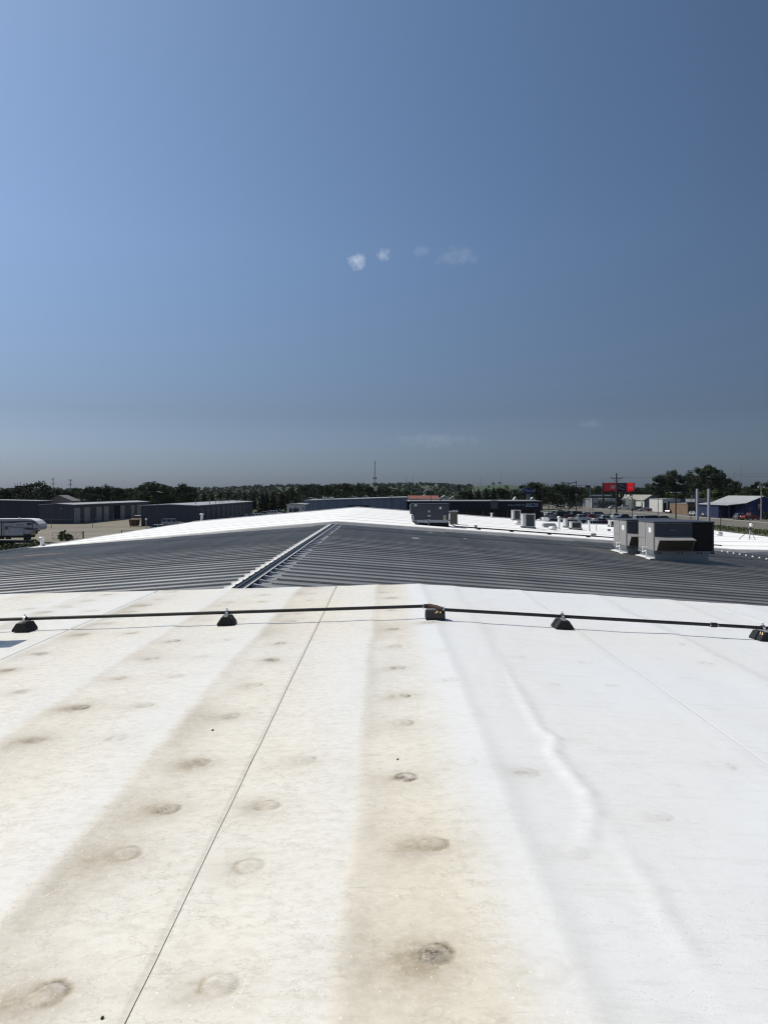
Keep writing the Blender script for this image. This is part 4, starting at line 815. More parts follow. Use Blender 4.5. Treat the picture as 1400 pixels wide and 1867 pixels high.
k = MB(); k.box(ax(1143, Y12 + 20), ax(1172, Y12 + 20) - 1, Y12 + 12, Y12 + 26, 0, az(909, Y12 + 20)); part('annexe', k, mat('grey annexe', (.14, .15, .15), .7), t)
facade(t, 'annexe_door', WHW, '-y', Y12 + 12, ax(1147, Y12 + 12), ax(1152, Y12 + 12), .1, 2.6, .05)
Y13 = 285.; x0, x1 = ax(1207, Y13), ax(1253, Y13); z13 = az(910.5, Y13)
t = building('service_garage', 'white service garage with two dark open bays across the road', x0, x1, Y13, Y13 + 14, z13, z13 + .1, WHW, mat('pale metal roof', (.36, .37, .37)), over=.1)
for a, b, pt in ((1208.5, 1214, 917), (1217, 1222.5, 914.5)): facade(t, 'bay_opening', mat('black doorway', (.006, .006, .007)), '-y', Y13, ax(a, Y13), ax(b, Y13), .05, az(pt, Y13), .05)
for i, a in enumerate((1224.5, 1229, 1233.5, 1238)): facade(t, 'window', WIN, '-y', Y13, ax(a, Y13), ax(a + 3, Y13), .5, az(922.5, Y13), .05); facade(t, 'upper_window', WIN, '-y', Y13, ax(a, Y13), ax(a + 2.5, Y13), az(919.5, Y13), az(917, Y13), .05)
k = MB(); k.box(ax(1223, Y13), ax(1240, Y13), Y13 - 1, Y13, az(917, Y13), az(914.8, Y13)); part('awning', k, mat('dark awning', (.03, .03, .035), .7), t)
k = MB(); k.box(ax(1240, Y13), ax(1249, Y13), Y13 - .2, Y13, az(915, Y13), az(909.5, Y13)); part('blue_sign', k, mat('dull blue sign', (.05, .07, .15), .5), t)
k = MB(); k.box(ax(1198, Y13 + 5), x0 - .05, Y13 + 4, Y13 + 10, 0, az(917, Y13)); part('white_lean_to', k, mat('white painted wall', (.5, .5, .48)), t)
Y14 = 255.; x0, x1 = ax(1253, Y14), ax(1328, Y14)
t = building('brick_building', 'flat-roofed tan brick building with parked cars along its front', x0, x1, Y14, Y14 + 16, az(919, Y14), az(918.9, Y14), mat('tan brick', (.17, .115, .07), .85, noise=.3, nscale=.9, bump=.3, bscale=8), mat('grey flat roof', (.20, .20, .20), .8), over=.1)
k = MB(); k.box(x0 - .4, x1 + .2, Y14 - .7, Y14, az(918.7, Y14), az(915.3, Y14)); part('roof_band', k, mat('slate roof band', (.06, .065, .075), .6), t)
k = MB(); k.box(ax(1275, Y14), ax(1310, Y14), Y14 + 4, Y14 + 12, az(916, Y14), az(910, Y14)); part('upper_storey', k, mat('grey flat roof', (.20, .20, .20)), t)
for i in range(9): facade(t, 'window', WIN, '-y', Y14, ax(1255 + i*8.2, Y14), ax(1260.5 + i*8.2, Y14), .8, az(925, Y14), .05)
Y15 = 214.; xe, xw_, xp = ax(1326, Y15), ax(1357, Y15), ax(1392, Y15)
t = building('blue_building', 'bright blue building with pale gabled roof at the right edge', xw_, xp + (xp - xw_), Y15, Y15 + 22, az(919, Y15), az(905.2, Y15), mat('strong blue siding', (.008, .026, .105), .55, noise=.08), mat('pale metal roof', (.36, .37, .37)), over=.1)
k = MB(); k.prism([(xe, az(921.5, Y15)), (xw_ + .1, az(918.2, Y15)), (xw_ + .1, az(917.2, Y15)), (xe, az(920.7, Y15))], Y15 - .3, Y15 + 22.3); part('porch_roof', k, mat('pale metal roof', (.36, .37, .37)), t)
k = MB(); k.box(ax(1329, Y15), xw_, Y15 + 7, Y15 + 21, 0, az(922, Y15)); part('porch_wall', k, mat('shaded blue siding', (.010, .016, .06), .6), t)  # darker copy of the siding: the porch recess's shade put into the colour
for a in (1339, 1343): facade(t, 'porch_window', mat('pale pane', (.20, .22, .26), .3), '-y', Y15 + 7, ax(a, Y15 + 7), ax(a + 2.6, Y15 + 7), .8, 2.6, .05)
for a in (1329, 1343, 1355): k = MB(); k.tube((ax(a, Y15), Y15 + .2, 0), (ax(a, Y15), Y15 + .2, az(920.5, Y15)), .1); part('porch_post', k, NAVY, t)
k = MB(); k.box(ax(1379, Y15), ax(1386, Y15), Y15 - .3, Y15, az(927.5, Y15), az(916.5, Y15)); sg = part('sign_panel', k, mat('dark red sign', (.10, .012, .02), .5), t)
k = MB()
for (a, b, c, d) in ((1380.6, 1384.8, 919.4, 920.2), (1380.6, 1381.5, 920.2, 923.6), (1383.9, 1384.8, 920.2, 923.6), (1380.6, 1384.8, 921.5, 922.2), (1380.6, 1384.8, 923.6, 924.3), (1380.4, 1383.5, 926, 927)): k.box(ax(a, Y15), ax(b, Y15), Y15 - .34, Y15 - .3, az(d, Y15), az(c, Y15))
part('sign_marks', k, mat('white sign paint', (.6, .6, .58), .5), sg)
# billboard
Y16 = 345.; x0, x1 = ax(1098, Y16), ax(1156.5, Y16); z0, z1 = az(896.5, Y16), az(880.3, Y16)
t = thing('billboard', 'wide red billboard standing above the far shops on steel posts', 'billboard', ((x0+x1)/2, Y16, 0))
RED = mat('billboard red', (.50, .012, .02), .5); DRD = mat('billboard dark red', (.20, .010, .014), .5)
for m_, e_ in ((RED, (.42, .006, .012)), (DRD, (.10, .003, .006))): m_.node_tree.nodes['Principled BSDF'].inputs['Emission Color'].default_value = (*e_, 1); m_.node_tree.nodes['Principled BSDF'].inputs['Emission Strength'].default_value = .8   # emission added to make the reds read brighter
BKB = mat('billboard black', (.012, .010, .016), .5); BWH = mat('billboard white', (.5, .46, .5), .5)
k = MB(); k.box(x0, x1, Y16, Y16 + .6, z0, z1); fr = part('frame', k, BKB, t)
def bb(a, b, c, d, m, nm, e=.05): kk = MB(); kk.box(ax(a, Y16), ax(b, Y16), Y16 - e, Y16 - .001, az(d, Y16), az(c, Y16)); return part(nm, kk, m, fr)
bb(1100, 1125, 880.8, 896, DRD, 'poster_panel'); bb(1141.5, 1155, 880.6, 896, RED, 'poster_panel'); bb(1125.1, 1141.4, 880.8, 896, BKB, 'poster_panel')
for (a, b, c, d) in ((1112.5, 1115.5, 885, 887.5), (1116.2, 1121, 885, 887.6), (1112.2, 1114.5, 888.5, 890.7), (1115, 1118, 888.4, 890.8), (1118.5, 1121.2, 888.6, 890.6), (1144.5, 1153, 887.8, 888.6)): bb(a, b, c, d, BWH, 'poster_mark', .07)
bb(1103, 1104, 882, 895, mat('billboard mid red', (.28, .02, .03), .5), 'poster_mark', .07); bb(1141.6, 1143.6, 882, 895.5, mat('billboard bright red', (.55, .02, .03), .5), 'poster_mark', .07)
for pts in (((1127, 881.5), (1128.2, 881.2), (1132, 886), (1131, 887)), ((1134.2, 881.5), (1135.5, 881.8), (1132.3, 887), (1131.2, 886.6)), ((1135, 885), (1136, 884.6), (1137.5, 887.5), (1136.4, 888)), ((1125.5, 889), (1130, 889), (1130.4, 890.2), (1125.5, 890.4)), ((1130, 890), (1132, 889.8), (1138, 893), (1137.5, 894))):
    kk = MB(); kk.prism([(ax(a, Y16), az(b, Y16)) for a, b in pts], Y16 - .07, Y16 - .051); part('poster_figure', kk, mat('billboard grey violet', (.26, .25, .33), .5), fr)
for px in (1100.5, 1127, 1150): k = MB(); xx = ax(px, Y16); k.box(xx - .32, xx + .32, Y16 + .62, Y16 + 1.2, 0, z0 + 2); part('post', k, mat('dark steel post', (.02, .02, .02), .7), t)
k = MB(); k.box(x0 + .5, x1 - .5, Y16 - .9, Y16 - .06, z0 - .12, z0 - .02); part('catwalk', k, BKB, t)
# far signs and small buildings
Y17 = 420.; t = thing('pylon_sign', 'dark blue pylon sign over a pale panel among the distant roofs', 'sign', (ax(836, Y17), Y17, 0))
k = MB(); k.box(ax(832.5, Y17), ax(839.5, Y17), Y17, Y17 + .8, az(895, Y17), az(885.5, Y17)); part('upper_panel', k, mat('dark blue panel', (.02, .025, .06), .5), t)
k = MB(); k.box(ax(833.5, Y17), ax(839, Y17), Y17, Y17 + .6, az(905, Y17), az(896, Y17)); part('lower_panel', k, mat('pale blue panel', (.30, .33, .42), .5), t)
k = MB(); k.tube((ax(836, Y17), Y17 + .4, 0), (ax(836, Y17), Y17 + .4, az(890, Y17)), .3); part('post', k, BLK, t)
Y18 = 240.; t = thing('small_sign', 'small dark panel sign on a pole left of the billboard', 'sign', (ax(1071.5, Y18), Y18, 0))
k = MB(); k.box(ax(1067, Y18), ax(1076, Y18), Y18, Y18 + .4, az(889, Y18), az(885, Y18)); part('panel', k, mat('dark grey panel', (.03, .035, .045), .5), t)
k = MB(); k.tube((ax(1075.5, Y18), Y18 + .2, 0), (ax(1075.5, Y18), Y18 + .2, az(886, Y18)), .08); part('post', k, GALV, t)
Y18 = 262.; t = thing('small_sign', 'square grey board sign beside the brick building', 'sign', (ax(1265, Y18), Y18, 0))
k = MB(); k.box(ax(1260, Y18), ax(1269, Y18), Y18, Y18 + .4, az(911, Y18), az(902, Y18)); part('panel', k, mat('grey teal panel', (.10, .13, .15), .5), t)
k = MB(); k.tube((ax(1264, Y18), Y18 + .2, 0), (ax(1264, Y18), Y18 + .2, az(903, Y18)), .12); part('post', k, BLK, t)
def hut(px0, px1, pt, Y, h, label, wm, rm, group=None):
    zt = az(pt, Y); x0, x1 = ax(px0, Y), ax(px1, Y); building('distant_building', label, x0, x1, Y, Y + (x1-x0)*.8, zt - h, zt, wm, rm, group=group)
TAN = mat('tan wall', (.3, .26, .2)); GR = mat('pale grey wall', (.33, .34, .35), .7)
G_ = 'distant buildings among the trees'
hut(630, 653, 904.5, 330, 1.0, 'pale flat building left of the white gable beyond the warehouse', mat('grey violet wall', (.2, .19, .19), .7), ROOFG, G_)
hut(651, 681, 903, 300, 2.2, 'white-gabled roof peeking over the grey warehouse', GR, mat('pale roof', (.42, .41, .38), .7), G_)
hut(545, 580, 907.5, 330, .8, 'dim grey shed behind the left end of the warehouse', mat('dim shed', (.12, .13, .13), .7), mat('grey flat roof', (.2, .2, .2)), G_)
hut(682, 695, 904.8, 310, 1.2, 'small grey roof right of the white gable beyond the warehouse', mat('dim shed', (.12, .13, .13)), ROOFG, G_)
hut(638, 652, 890, 700, 3, 'faint house halfway up the wooded slope', mat('grey violet wall', (.2, .19, .19)), mat('grey flat roof', (.2, .2, .2)), G_)
hut(772, 786, 892, 800, 3, 'pale house on the slope left of the double-arm lamp', GR, ROOFG, G_)
hut(789, 797, 893.5, 780, 3, 'tiny pale house on the slope right of its neighbour', GR, ROOFG, G_)
hut(770, 780, 901.5, 420, 1, 'tiny white building above the red roof', WHW, WME, G_)
for i, (a, b, pt) in enumerate(((803, 818, 903.5), (820, 832, 905), (841, 852, 899), (843, 856, 903.5))):
    hut(a, b, pt, 380 + i*14, 1.2, ('long low white store beyond the red roof', 'low white store left of the pylon sign', 'pale beige store right of the pylon sign', 'white low store at the foot of the pylon sign')[i], WHW if i != 2 else TAN, WME, G_)
hut(84, 132, 903.5, 262, 1.9, 'grey gabled house roof behind the storage buildings on the left', mat('grey violet wall', (.2, .19, .19)), mat('dim grey shingles', (.16, .16, .17), .8), G_)
hut(120, 150, 908.5, 300, 1, 'low grey roof among the trees right of the gabled house', mat('dim shed', (.12, .13, .13)), ROOFG, G_)
hut(966, 976, 907, 300, 1, 'white low roof glinting right of the blue oval sign', WHW, WME, G_)
hut(934, 945, 906.5, 290, 1.5, 'white angular roof left of the blue oval sign', WHW, WME, G_)
hut(1005, 1030, 908, 430, 1, 'dim grey store left of the cream-cornered warehouse', mat('dim shed', (.12, .13, .13)), ROOFG, G_)
Yf = 620.; t = building('distant_tower_block', 'flat-topped block with antennas above the trees at far left', ax(29, Yf), ax(46, Yf), Yf, Yf + 10, az(888.5, Yf), az(888.4, Yf), mat('dim concrete', (.12, .12, .13), .8), mat('grey flat roof', (.2, .2, .2)), over=.3)
k = MB(); k.box(ax(28, Yf), ax(45, Yf), Yf - .5, Yf + 8, az(888, Yf), az(885.5, Yf)); part('roof_crown', k, mat('dark steel post', (.02, .02, .02)), t)
for px in (28, 33, 38, 45): k = MB(); k.tube((ax(px, Yf), Yf, az(886, Yf)), (ax(px, Yf), Yf, az(881.5 - (px % 3), Yf)), .16, n=5); part('antenna', k, BLK, t)

# ================================================================== vehicles
TYR = mat('black tyre', (.012, .012, .012), .85); RIM = mat('alloy rim', (.35, .36, .37), .35, .8)
GLS = mat('tinted car glass', (.012, .015, .018), .08, spec=.8); HLM = mat('headlamp glass', (.55, .56, .58), .15); TLM = mat('tail lamp red', (.25, .01, .01), .25)
TRM = mat('black plastic trim', (.015, .015, .016), .7)
PAINT = {n: mat(n + ' car paint', c, .3, coat=.6) for n, c in dict(white=(.62, .62, .61), silver=(.33, .34, .35), grey=(.11, .115, .12), black=(.010, .010, .011), red=(.20, .012, .012), blue=(.02, .03, .09), tan=(.17, .15, .12), maroon=(.08, .01, .012)).items()}
KIND = {  # length, width, body top, roof, cabin base x0..x1, cabin top x0..x1, wheel radius, wheel x, ground gap
 'sedan': (4.7, 1.8, .95, 1.45, -1.95, 1.15, -1.2, .35, .33, (-1.4, 1.45), .20),
 'suv': (4.75, 1.9, 1.08, 1.76, -2.30, 1.15, -2.05, .45, .37, (-1.4, 1.45), .26),
 'pickup': (5.7, 1.98, 1.15, 1.88, -.75, 1.45, -.50, .85, .40, (-1.75, 1.85), .32),
 'van': (5.3, 1.95, 1.1, 2.05, -2.55, 2.0, -2.45, 1.1, .36, (-1.65, 1.75), .26)}
PROTO = {}
def car_proto(kind):
    if kind in PROTO: return PROTO[kind]
    L, Wd, zb, zt, c0, c1, t0, t1, r, wx, gap = KIND[kind]; h = L/2; w = Wd/2; e = .16; P = []
    b = MB(); prof = [(-h+.05, gap), (h-.05, gap), (h, gap+.22), (h-.05, zb-.28), (h-.25, zb-.14), (c1, zb), (c0, zb), (-h+.12, zb-.03), (-h, zb-.2), (-h, gap+.2)]
    n = len(prof); vs = [(x, y*(w if .1 < (z-gap)/(zb-gap) < .8 else w-.07), z) for y in (-1, 1) for x, z in prof]
    b.add(vs, [(i, (i+1) % n, n+(i+1) % n, n+i) for i in range(n)] + [tuple(range(n)), tuple(range(2*n-1, n-1, -1))])
    P.append(('body', b, 'paint', []))
    c = MB(); lo = [(c0, -w+.07, zb-.01), (c1, -w+.07, zb-.01), (c1, w-.07, zb-.01), (c0, w-.07, zb-.01)]; hi = [(t0, -w+e+.07, zt), (t1, -w+e+.07, zt), (t1, w-e-.07, zt), (t0, w-e-.07, zt)]; c.hexa(lo, hi)
    g = MB()
    def lerp(a, b_, t): return tuple(a[i]*(1-t)+b_[i]*t for i in range(3))
    def pane(A, B, C, D, u0, u1, off):
        q = [lerp(lerp(A, B, u), lerp(D, C, u), v) for u, v in ((u0, .12), (u1, .12), (u1, .86), (u0, .86))]; g.add([tuple(q[i][j]+off[j] for j in range(3)) for i in range(4)], [(0, 1, 2, 3)])
    nspan = {'sedan': 2, 'suv': 3, 'pickup': 2, 'van': 3}[kind]
    for k in range(nspan):
        u0, u1 = k/nspan + .03, (k+1)/nspan - .03
        pane(lo[0], lo[1], hi[1], hi[0], u0, u1, (0, -.012, .004)); pane(lo[3], lo[2], hi[2], hi[3], u0, u1, (0, .012, .004))
    pane(lo[1], lo[2], hi[2], hi[1], .06, .94, (.012, 0, .006)); pane(lo[0], lo[3], hi[3], hi[0], .08, .92, (-.012, 0, .006))
    P.append(('cabin', c, 'paint', [('windows', g, GLS)]))
    if kind == 'pickup': k = MB(); k.box(-h+.12, c0-.08, -w+.14, w-.14, zb-.02, zb+.008); P.append(('bed', k, TRM, []))
    for x in wx:
        for s in (-1, 1):
            k = MB(); k.tube((x, s*(w-.2), r), (x, s*(w+.01), r), r, n=14); k2 = MB(); k2.tube((x, s*(w), r), (x, s*(w+.025), r), r*.62, n=10); P.append(('wheel', k, TYR, [('rim', k2, RIM)]))
    for s in (-1, 1):
        k = MB(); k.box(h-.10, h+.005, s*w*.72-.18, s*w*.72+.16, zb-.42, zb-.26); P.append(('headlight', k, HLM, []))
        k = MB(); k.box(-h-.01, -h+.05, s*w*.8-.12, s*w*.8+.1, zb-.45, zb-.2); P.append(('taillight', k, TLM, []))
    k = MB(); k.box(h-.06, h+.03, -w+.1, w-.1, gap+.02, gap+.25); k.box(-h-.03, -h+.06, -w+.1, w-.1, gap+.02, gap+.25); P.append(('bumper', k, TRM, []))
    PROTO[kind] = [(nm, mb.mesh(nm, PAINT['white'] if m == 'paint' else m, bevel=.05 if nm == 'body' else 0), m == 'paint', [(a, b_.mesh(a, m_)) for a, b_, m_ in ch]) for nm, mb, m, ch in P]
    return PROTO[kind]
def car(kind, paint, X, Y, ang, label, group):
    t = thing({'sedan': 'parked_car', 'suv': 'parked_suv', 'pickup': 'pickup_truck', 'van': 'parked_van'}[kind], label, {'sedan': 'car', 'suv': 'suv', 'pickup': 'pickup', 'van': 'van'}[kind], (X, Y, .03), group, R(ang))
    for nm, me, pt, ch in car_proto(kind):
        o = link(bpy.data.objects.new(nm, me)); o.parent = t
        if pt: o.material_slots[0].link = 'OBJECT'; o.material_slots[0].material = PAINT[paint]
        for a, m2 in ch: q = link(bpy.data.objects.new(a, m2)); q.parent = o
    return t
GA = 'cars parked along the long blue storage building'
for i, (kd, pt, Y, lb) in enumerate((('sedan', 'white', 170, 'white sedan nearest in the row along the blue storage building'), ('suv', 'black', 176.5, 'black suv second in the row along the blue storage building'), ('sedan', 'silver', 183, 'silver sedan third in the row along the blue storage building'),
        ('pickup', 'black', 191, 'black pickup in the middle of the left row of cars'), ('suv', 'grey', 199, 'grey suv in the middle of the left row of cars'), ('suv', 'white', 207, 'white suv past the middle of the left row of cars'), ('sedan', 'grey', 215, 'grey sedan past the white suv in the left row'),
        ('pickup', 'silver', 224, 'silver pickup near the far end of the left row'), ('suv', 'white', 236, 'white suv near the far end of the left row'), ('sedan', 'white', 244, 'white sedan last but one in the left row'), ('pickup', 'black', 252, 'black pickup at the far end of the left row'))):
    car(kd, pt, -35.6 + .4 * (i % 2) + (i * .15), Y, 180 if i % 3 else 0, lb, GA)
car('suv', 'silver', ax(316, 164.5), 164.5, 3, 'silver suv parked before the dark blue storage building, left of the cars', 'vehicles in the left yard')
car('sedan', 'white', ax(293, 142), 142, 10, 'white sedan half hidden by the white roof left of the silver suv', 'vehicles in the left yard')
car('pickup', 'grey', -66.0, 212, 78, 'grey pickup by the open bay of the storage building', 'vehicles in the left yard')
GB = 'vehicles on the dealership lot'
LOT = [('pickup','white',1101,953.5,2,'white crew pickup right of the other white pickup on the lot'),('pickup','white',1057,951.5,4,'white crew pickup behind the two condensing units'),('suv','red',1076,949.5,85,'red suv between the two white crew pickups'),('suv','maroon',1034,949.5,85,'maroon suv left of the white crew pickups'),
 ('suv','black',1027,944.5,8,'black suv at the left of the dealership lot'),('sedan','white',1003,944,15,'white sedan left of the black suv on the lot'),('suv','white',1009,941.5,80,'white suv behind the white sedan on the lot'),('sedan','white',994,940,70,'far white sedan below the welcome lettering'),('suv','black',985,945,80,'black suv at the right end of the dealership building'),
 ('sedan','black',1045,959.5,5,'black sedan in the front row nearest the condensing units'),('sedan','grey',1068,960,5,'grey sedan in the front row behind the white vent post'),('pickup','black',1093,961.5,5,'black pickup in the front row near the big rooftop units'),('sedan','blue',1012,957,6,'dark blue sedan in the front row behind the tall vent pipe'),
 ('sedan','white',997,954,10,'white sedan just over the far roof edge by the boxy hood'),('suv','white',1172,953,4,'white suv roof seen over the big grey rooftop units'),('suv','black',1192,953,4,'black suv roof seen over the nearer big rooftop unit'),
 ('sedan','black',1008,961,5,'black sedan in the nearest lot row behind the grey louvred hood'),('suv','grey',1028,962,175,'grey suv in the nearest lot row left of the condensing units'),('pickup','white',1080,966,178,'white pickup nearest on the lot, behind the small thin vent pipe'),('suv','maroon',1104,966,5,'maroon suv nearest on the lot beside the tee-topped vent'),
 ('sedan','silver',1021,938,20,'silver sedan at the back row right of the dealership corner'),('suv','black',1054,943,10,'black suv in the back row left of the billboard pole'),('sedan','white',1070,942.5,10,'white sedan in the back row behind the white crew pickups'),('suv','silver',1092,944,12,'silver suv in the back row under the small dark sign'),('pickup','black',1140,951,175,'black pickup on the lot left of the lone white suv roof'),('sedan','grey',1210,951,5,'grey sedan roof over the nearer rooftop unit'),
 ('sedan','white',970,942,30,'white sedan tucked beside the dealership corner column'),('suv','black',893,946,80,'black suv parked left of the grey entry panel'),('sedan','white',878,944,12,'white sedan in the shade before the dealership'),('suv','grey',846,944,8,'grey suv before the dealership left of the white sedan'),('suv','silver',935,945,75,'silver suv before the dealership entrance'),('sedan','black',912,945,75,'black sedan before the grey entry panel'),('suv','blue',965,946,75,'blue suv below the pale sign board'),('sedan','maroon',1040,940.5,0,'maroon sedan at the back of the lot'),('suv','white',1120,947,85,'white suv beside the tall utility pole')]
for kd, pt, px, py, an, lb in LOT:
    x, y = gp(px, py); car(kd, pt, x, y, an, lb, GB)
GC = 'vehicles in front of the shops across the road'
for kd, pt, px, Y, an, lb in (('sedan','white',1119,338,10,'white sedan left of the arched kiosk'),('pickup','white',1136,330,0,'white pickup before the arched kiosk'),('suv','grey',1160,305,170,'grey suv before the gabled shop annexe'),('sedan','silver',1175,300,175,'silver sedan before the gabled shop'),('pickup','black',1192,297,5,'black pickup beside the gabled shop'),
 ('sedan','maroon',1222,271,40,'dark red car before the open service bays'),('pickup','black',1243,268,3,'black pickup before the service garage windows'),('sedan','white',1262,242,60,'white sedan at the left of the brick building'),('sedan','silver',1274,238,60,'silver sedan left of the tall steel posts'),('sedan','white',1286,233,60,'white sedan right of the tall steel posts'),
 ('suv','black',1301,229,10,'black suv before the brick building'),('pickup','black',1322,224,12,'black pickup between the brick and the blue building'),('suv','grey',1346,208,80,'grey suv under the blue building porch'),('pickup','red',1367,206,20,'red pickup before the bright blue building')):
    car(kd, pt, ax(px, Y), Y, an, lb, GC)

# fifth-wheel trailer
YT = 113.; sc = YT / F
t = thing('camper_trailer', 'white fifth-wheel camper trailer with dark swooshes parked at the left edge', 'camper', (ax(30, YT), YT + 1.2, .03))
Z = lambda py: (990 - py) * sc
xF = ax(73, YT); xN = ax(56, YT); xB = xF - 11.5
prof = [(xB, 1.1), (xN - .2, 1.1), (xN, 1.3), (xN + .05, Z(967.5)), (xF - .35, Z(967)), (xF - .05, Z(965)), (xF, Z(960.5)), (xF - .25, Z(955.5)), (xF - .75, Z(950)), (xF - 1.3, Z(947.3)), (xF - 2, Z(946.6)), (xB + .1, Z(947.2)), (xB, Z(949))]
k = MB(); k.prism(prof, YT, YT + 2.5); body = part('body', k, mat('white gelcoat', (.42, .44, .48), .4, noise=.04), t)
k = MB(); k.prism([(xB, Z(947.4)), (xF - 2, Z(946.9)), (xF - 1.25, Z(947.6)), (xF - .7, Z(950.3)), (xF - .2, Z(955.8)), (xF + .05, Z(960.5)), (xF + .03, Z(960.2)), (xF - .12, Z(955.3)), (xF - .6, Z(949.6)), (xF - 1.2, Z(946.7)), (xF - 2, Z(945.9)), (xB, Z(946.4))], YT - .03, YT + 2.53); part('roof_edge', k, mat('white roof membrane', (.75, .75, .74), .5), t)
DKS = mat('charcoal decal', (.025, .028, .035), .4)
def decal(pts, m=DKS, nm='decal', y=.012): kk = MB(); kk.prism([(ax(a, YT), Z(b)) for a, b in pts], YT - y, YT - .001); return part(nm, kk, m, body)
decal(((-20, 951), (22, 950.5), (50, 950), (61, 950.5), (61, 951.6), (48, 951.6), (24, 953.5), (-20, 952.6)))
decal(((60, 951), (63, 951), (71, 956.5), (71.6, 958), (66, 955), (60, 953)))
decal(((40, 964.3), (52, 962.4), (62, 963.5), (69, 963), (70, 965), (58, 966.5), (48, 965.5)))
decal(((5, 959.5), (19, 959.2), (30, 961), (55, 961), (60, 962), (30, 962.4), (18, 961), (5, 961)), mat('grey decal', (.12, .13, .15), .4))
decal(((30, 956.8), (44, 956.4), (44, 957.8), (31, 958.2)), mat('grey decal', (.12, .13, .15), .4))
decal(((50, 953.2), (58.3, 952.8), (58.3, 957.4), (50, 957.8)), GLS, 'window', .02); decal(((10.3, 961), (14.8, 961), (14.8, 965.8), (10.3, 965.8)), GLS, 'window', .02); decal(((-8, 956), (-2, 956), (-2, 961), (-8, 961)), GLS, 'window', .02)
decal(((59.6, 950.5), (60.6, 950.5), (60.6, 965), (59.6, 965)), DKS, 'trim_strip', .02); decal(((2.8, 952), (4.6, 952), (4.6, 976), (2.8, 976)), DKS, 'door_gap', .015); decal(((4.6, 953), (9, 953), (9, 975.5), (4.6, 975.5)), mat('grey door', (.3, .31, .34), .5), 'door', .03)
decal(((17, 962), (17.5, 962), (17.5, 973), (17, 973)), DKS, 'panel_gap', .015)
k = MB(); k.box(ax(36, YT), ax(44.5, YT), YT - .25, YT, Z(975.5), Z(969.5)); part('storage_box', k, mat('white gelcoat', (.42, .44, .48)), t)
k = MB(); k.box(xB + .3, xN - .3, YT + .2, YT + 2.3, .75, 1.1); part('chassis', k, mat('black chassis', (.012, .012, .013), .7), t)
for x in (ax(2, YT), ax(-11, YT)):
    for yy in (YT + .05, YT + 2.2): k = MB(); k.tube((x, yy, .4), (x, yy + .25, .4), .4, n=14); w_ = part('wheel', k, TYR, t); k = MB(); k.tube((x, yy - .02, .4), (x, yy, .4), .22, n=10); part('rim', k, RIM, w_)
for x in (ax(49, YT), ax(54, YT)): k = MB(); k.box(x - .08, x + .08, YT + .3, YT + .46, .05, 1.5); k.box(x - .2, x + .2, YT + .18, YT + .58, .03, .09); part('landing_leg', k, mat('black chassis', (.012, .012, .013)), t)
k = MB(); k.box(xN + .1, xF - .6, YT + 1.1, YT + 1.4, Z(969.5), Z(967)); k.tube((xF - 1.0, YT + 1.25, Z(973)), (xF - 1.0, YT + 1.25, Z(967)), .1); part('hitch', k, mat('black chassis', (.012, .012, .013)), t)
k = MB(); k.box(ax(28, YT), ax(30, YT), YT + .9, YT + 1.5, Z(946.6), Z(944.5)); part('roof_vent', k, WME, t)
# flatbed trailer before it
YG = 108.; t = thing('flatbed_trailer', 'low black flatbed trailer on the grass edge before the camper', 'trailer', (ax(30, YG), YG, .03))
k = MB(); k.box(ax(-10, YG), ax(55, YG), YG, YG + 2, .62, .74); part('deck', k, mat('grey weathered deck', (.17, .16, .14), .8), t)
k = MB(); k.box(ax(-10, YG), ax(62, YG), YG - .02, YG + .1, .45, .62); k.box(ax(-10, YG), ax(55, YG), YG + 1.9, YG + 2.02, .45, .62); part('frame', k, mat('black chassis', (.012, .012, .013)), t)
for x in (ax(2, YG), ax(10, YG)):
    for yy in (YG - .2, YG + 2.02): k = MB(); k.tube((x, yy, .35), (x, yy + .2, .35), .35, n=12); part('wheel', k, TYR, t)
k = MB(); k.box(ax(51, YG), ax(52, YG), YG + .9, YG + 1.05, .03, .5); part('jack', k, TRM, t)
k = MB(); k.box(ax(44, YG), ax(55, YG), YG - .05, YG + .05, .75, 1.55); k.box(ax(44, YG), ax(44.8, YG), YG - .05, YG + 2, .75, 1.55); part('end_rack', k, TRM, t)

# ================================================================== fences, bins
FP = mat('weathered fence steel', (.13, .13, .13), .6, .4); FD = mat('dark gate steel', (.02, .02, .022), .6)
t = thing('chain_fence', 'chain fence of posts and a single rail across the pale yard', 'fence', (ax(170, 150), 150, 0))
fx = [-110, -100, -92, -84, -76, -68, -60, -52.5]; prev = None
for i, x in enumerate(fx):
    y = 152 + i * 1.2; k = MB(); k.tube((x, y, 0), (x, y, 1.9), .05, n=6); part('post', k, FP, t)
    if prev: k = MB(); k.tube((prev[0], prev[1], 1.85), (x, y, 1.85), .03, n=5); part('top_rail', k, FP, t); k = MB(); k.tube((prev[0], prev[1], .25), (x, y, .25), .018, n=5); part('bottom_wire', k, FP, t)
    prev = (x, y)
YQ = 121.; t = thing('yard_gate', 'dark steel yard gate with diagonal braces beside the scrubby bushes', 'gate', (ax(135, YQ), YQ, 0))
za, zt = .12, az(971.5, YQ)
for px in (118.5, 152.3): k = MB(); k.tube((ax(px, YQ), YQ, 0), (ax(px, YQ), YQ, zt + .25), .11 if px > 150 else .08, n=8); part('gate_post', k, FD, t)
for zz in (za, zt): k = MB(); k.tube((ax(96, YQ), YQ, zz), (ax(152, YQ), YQ, zz), .035, n=6); part('rail', k, FD, t)
for px in (96, 110, 124.5, 139.5): k = MB(); k.tube((ax(px, YQ), YQ, za), (ax(px, YQ), YQ, zt), .028, n=6); part('upright', k, FD, t)
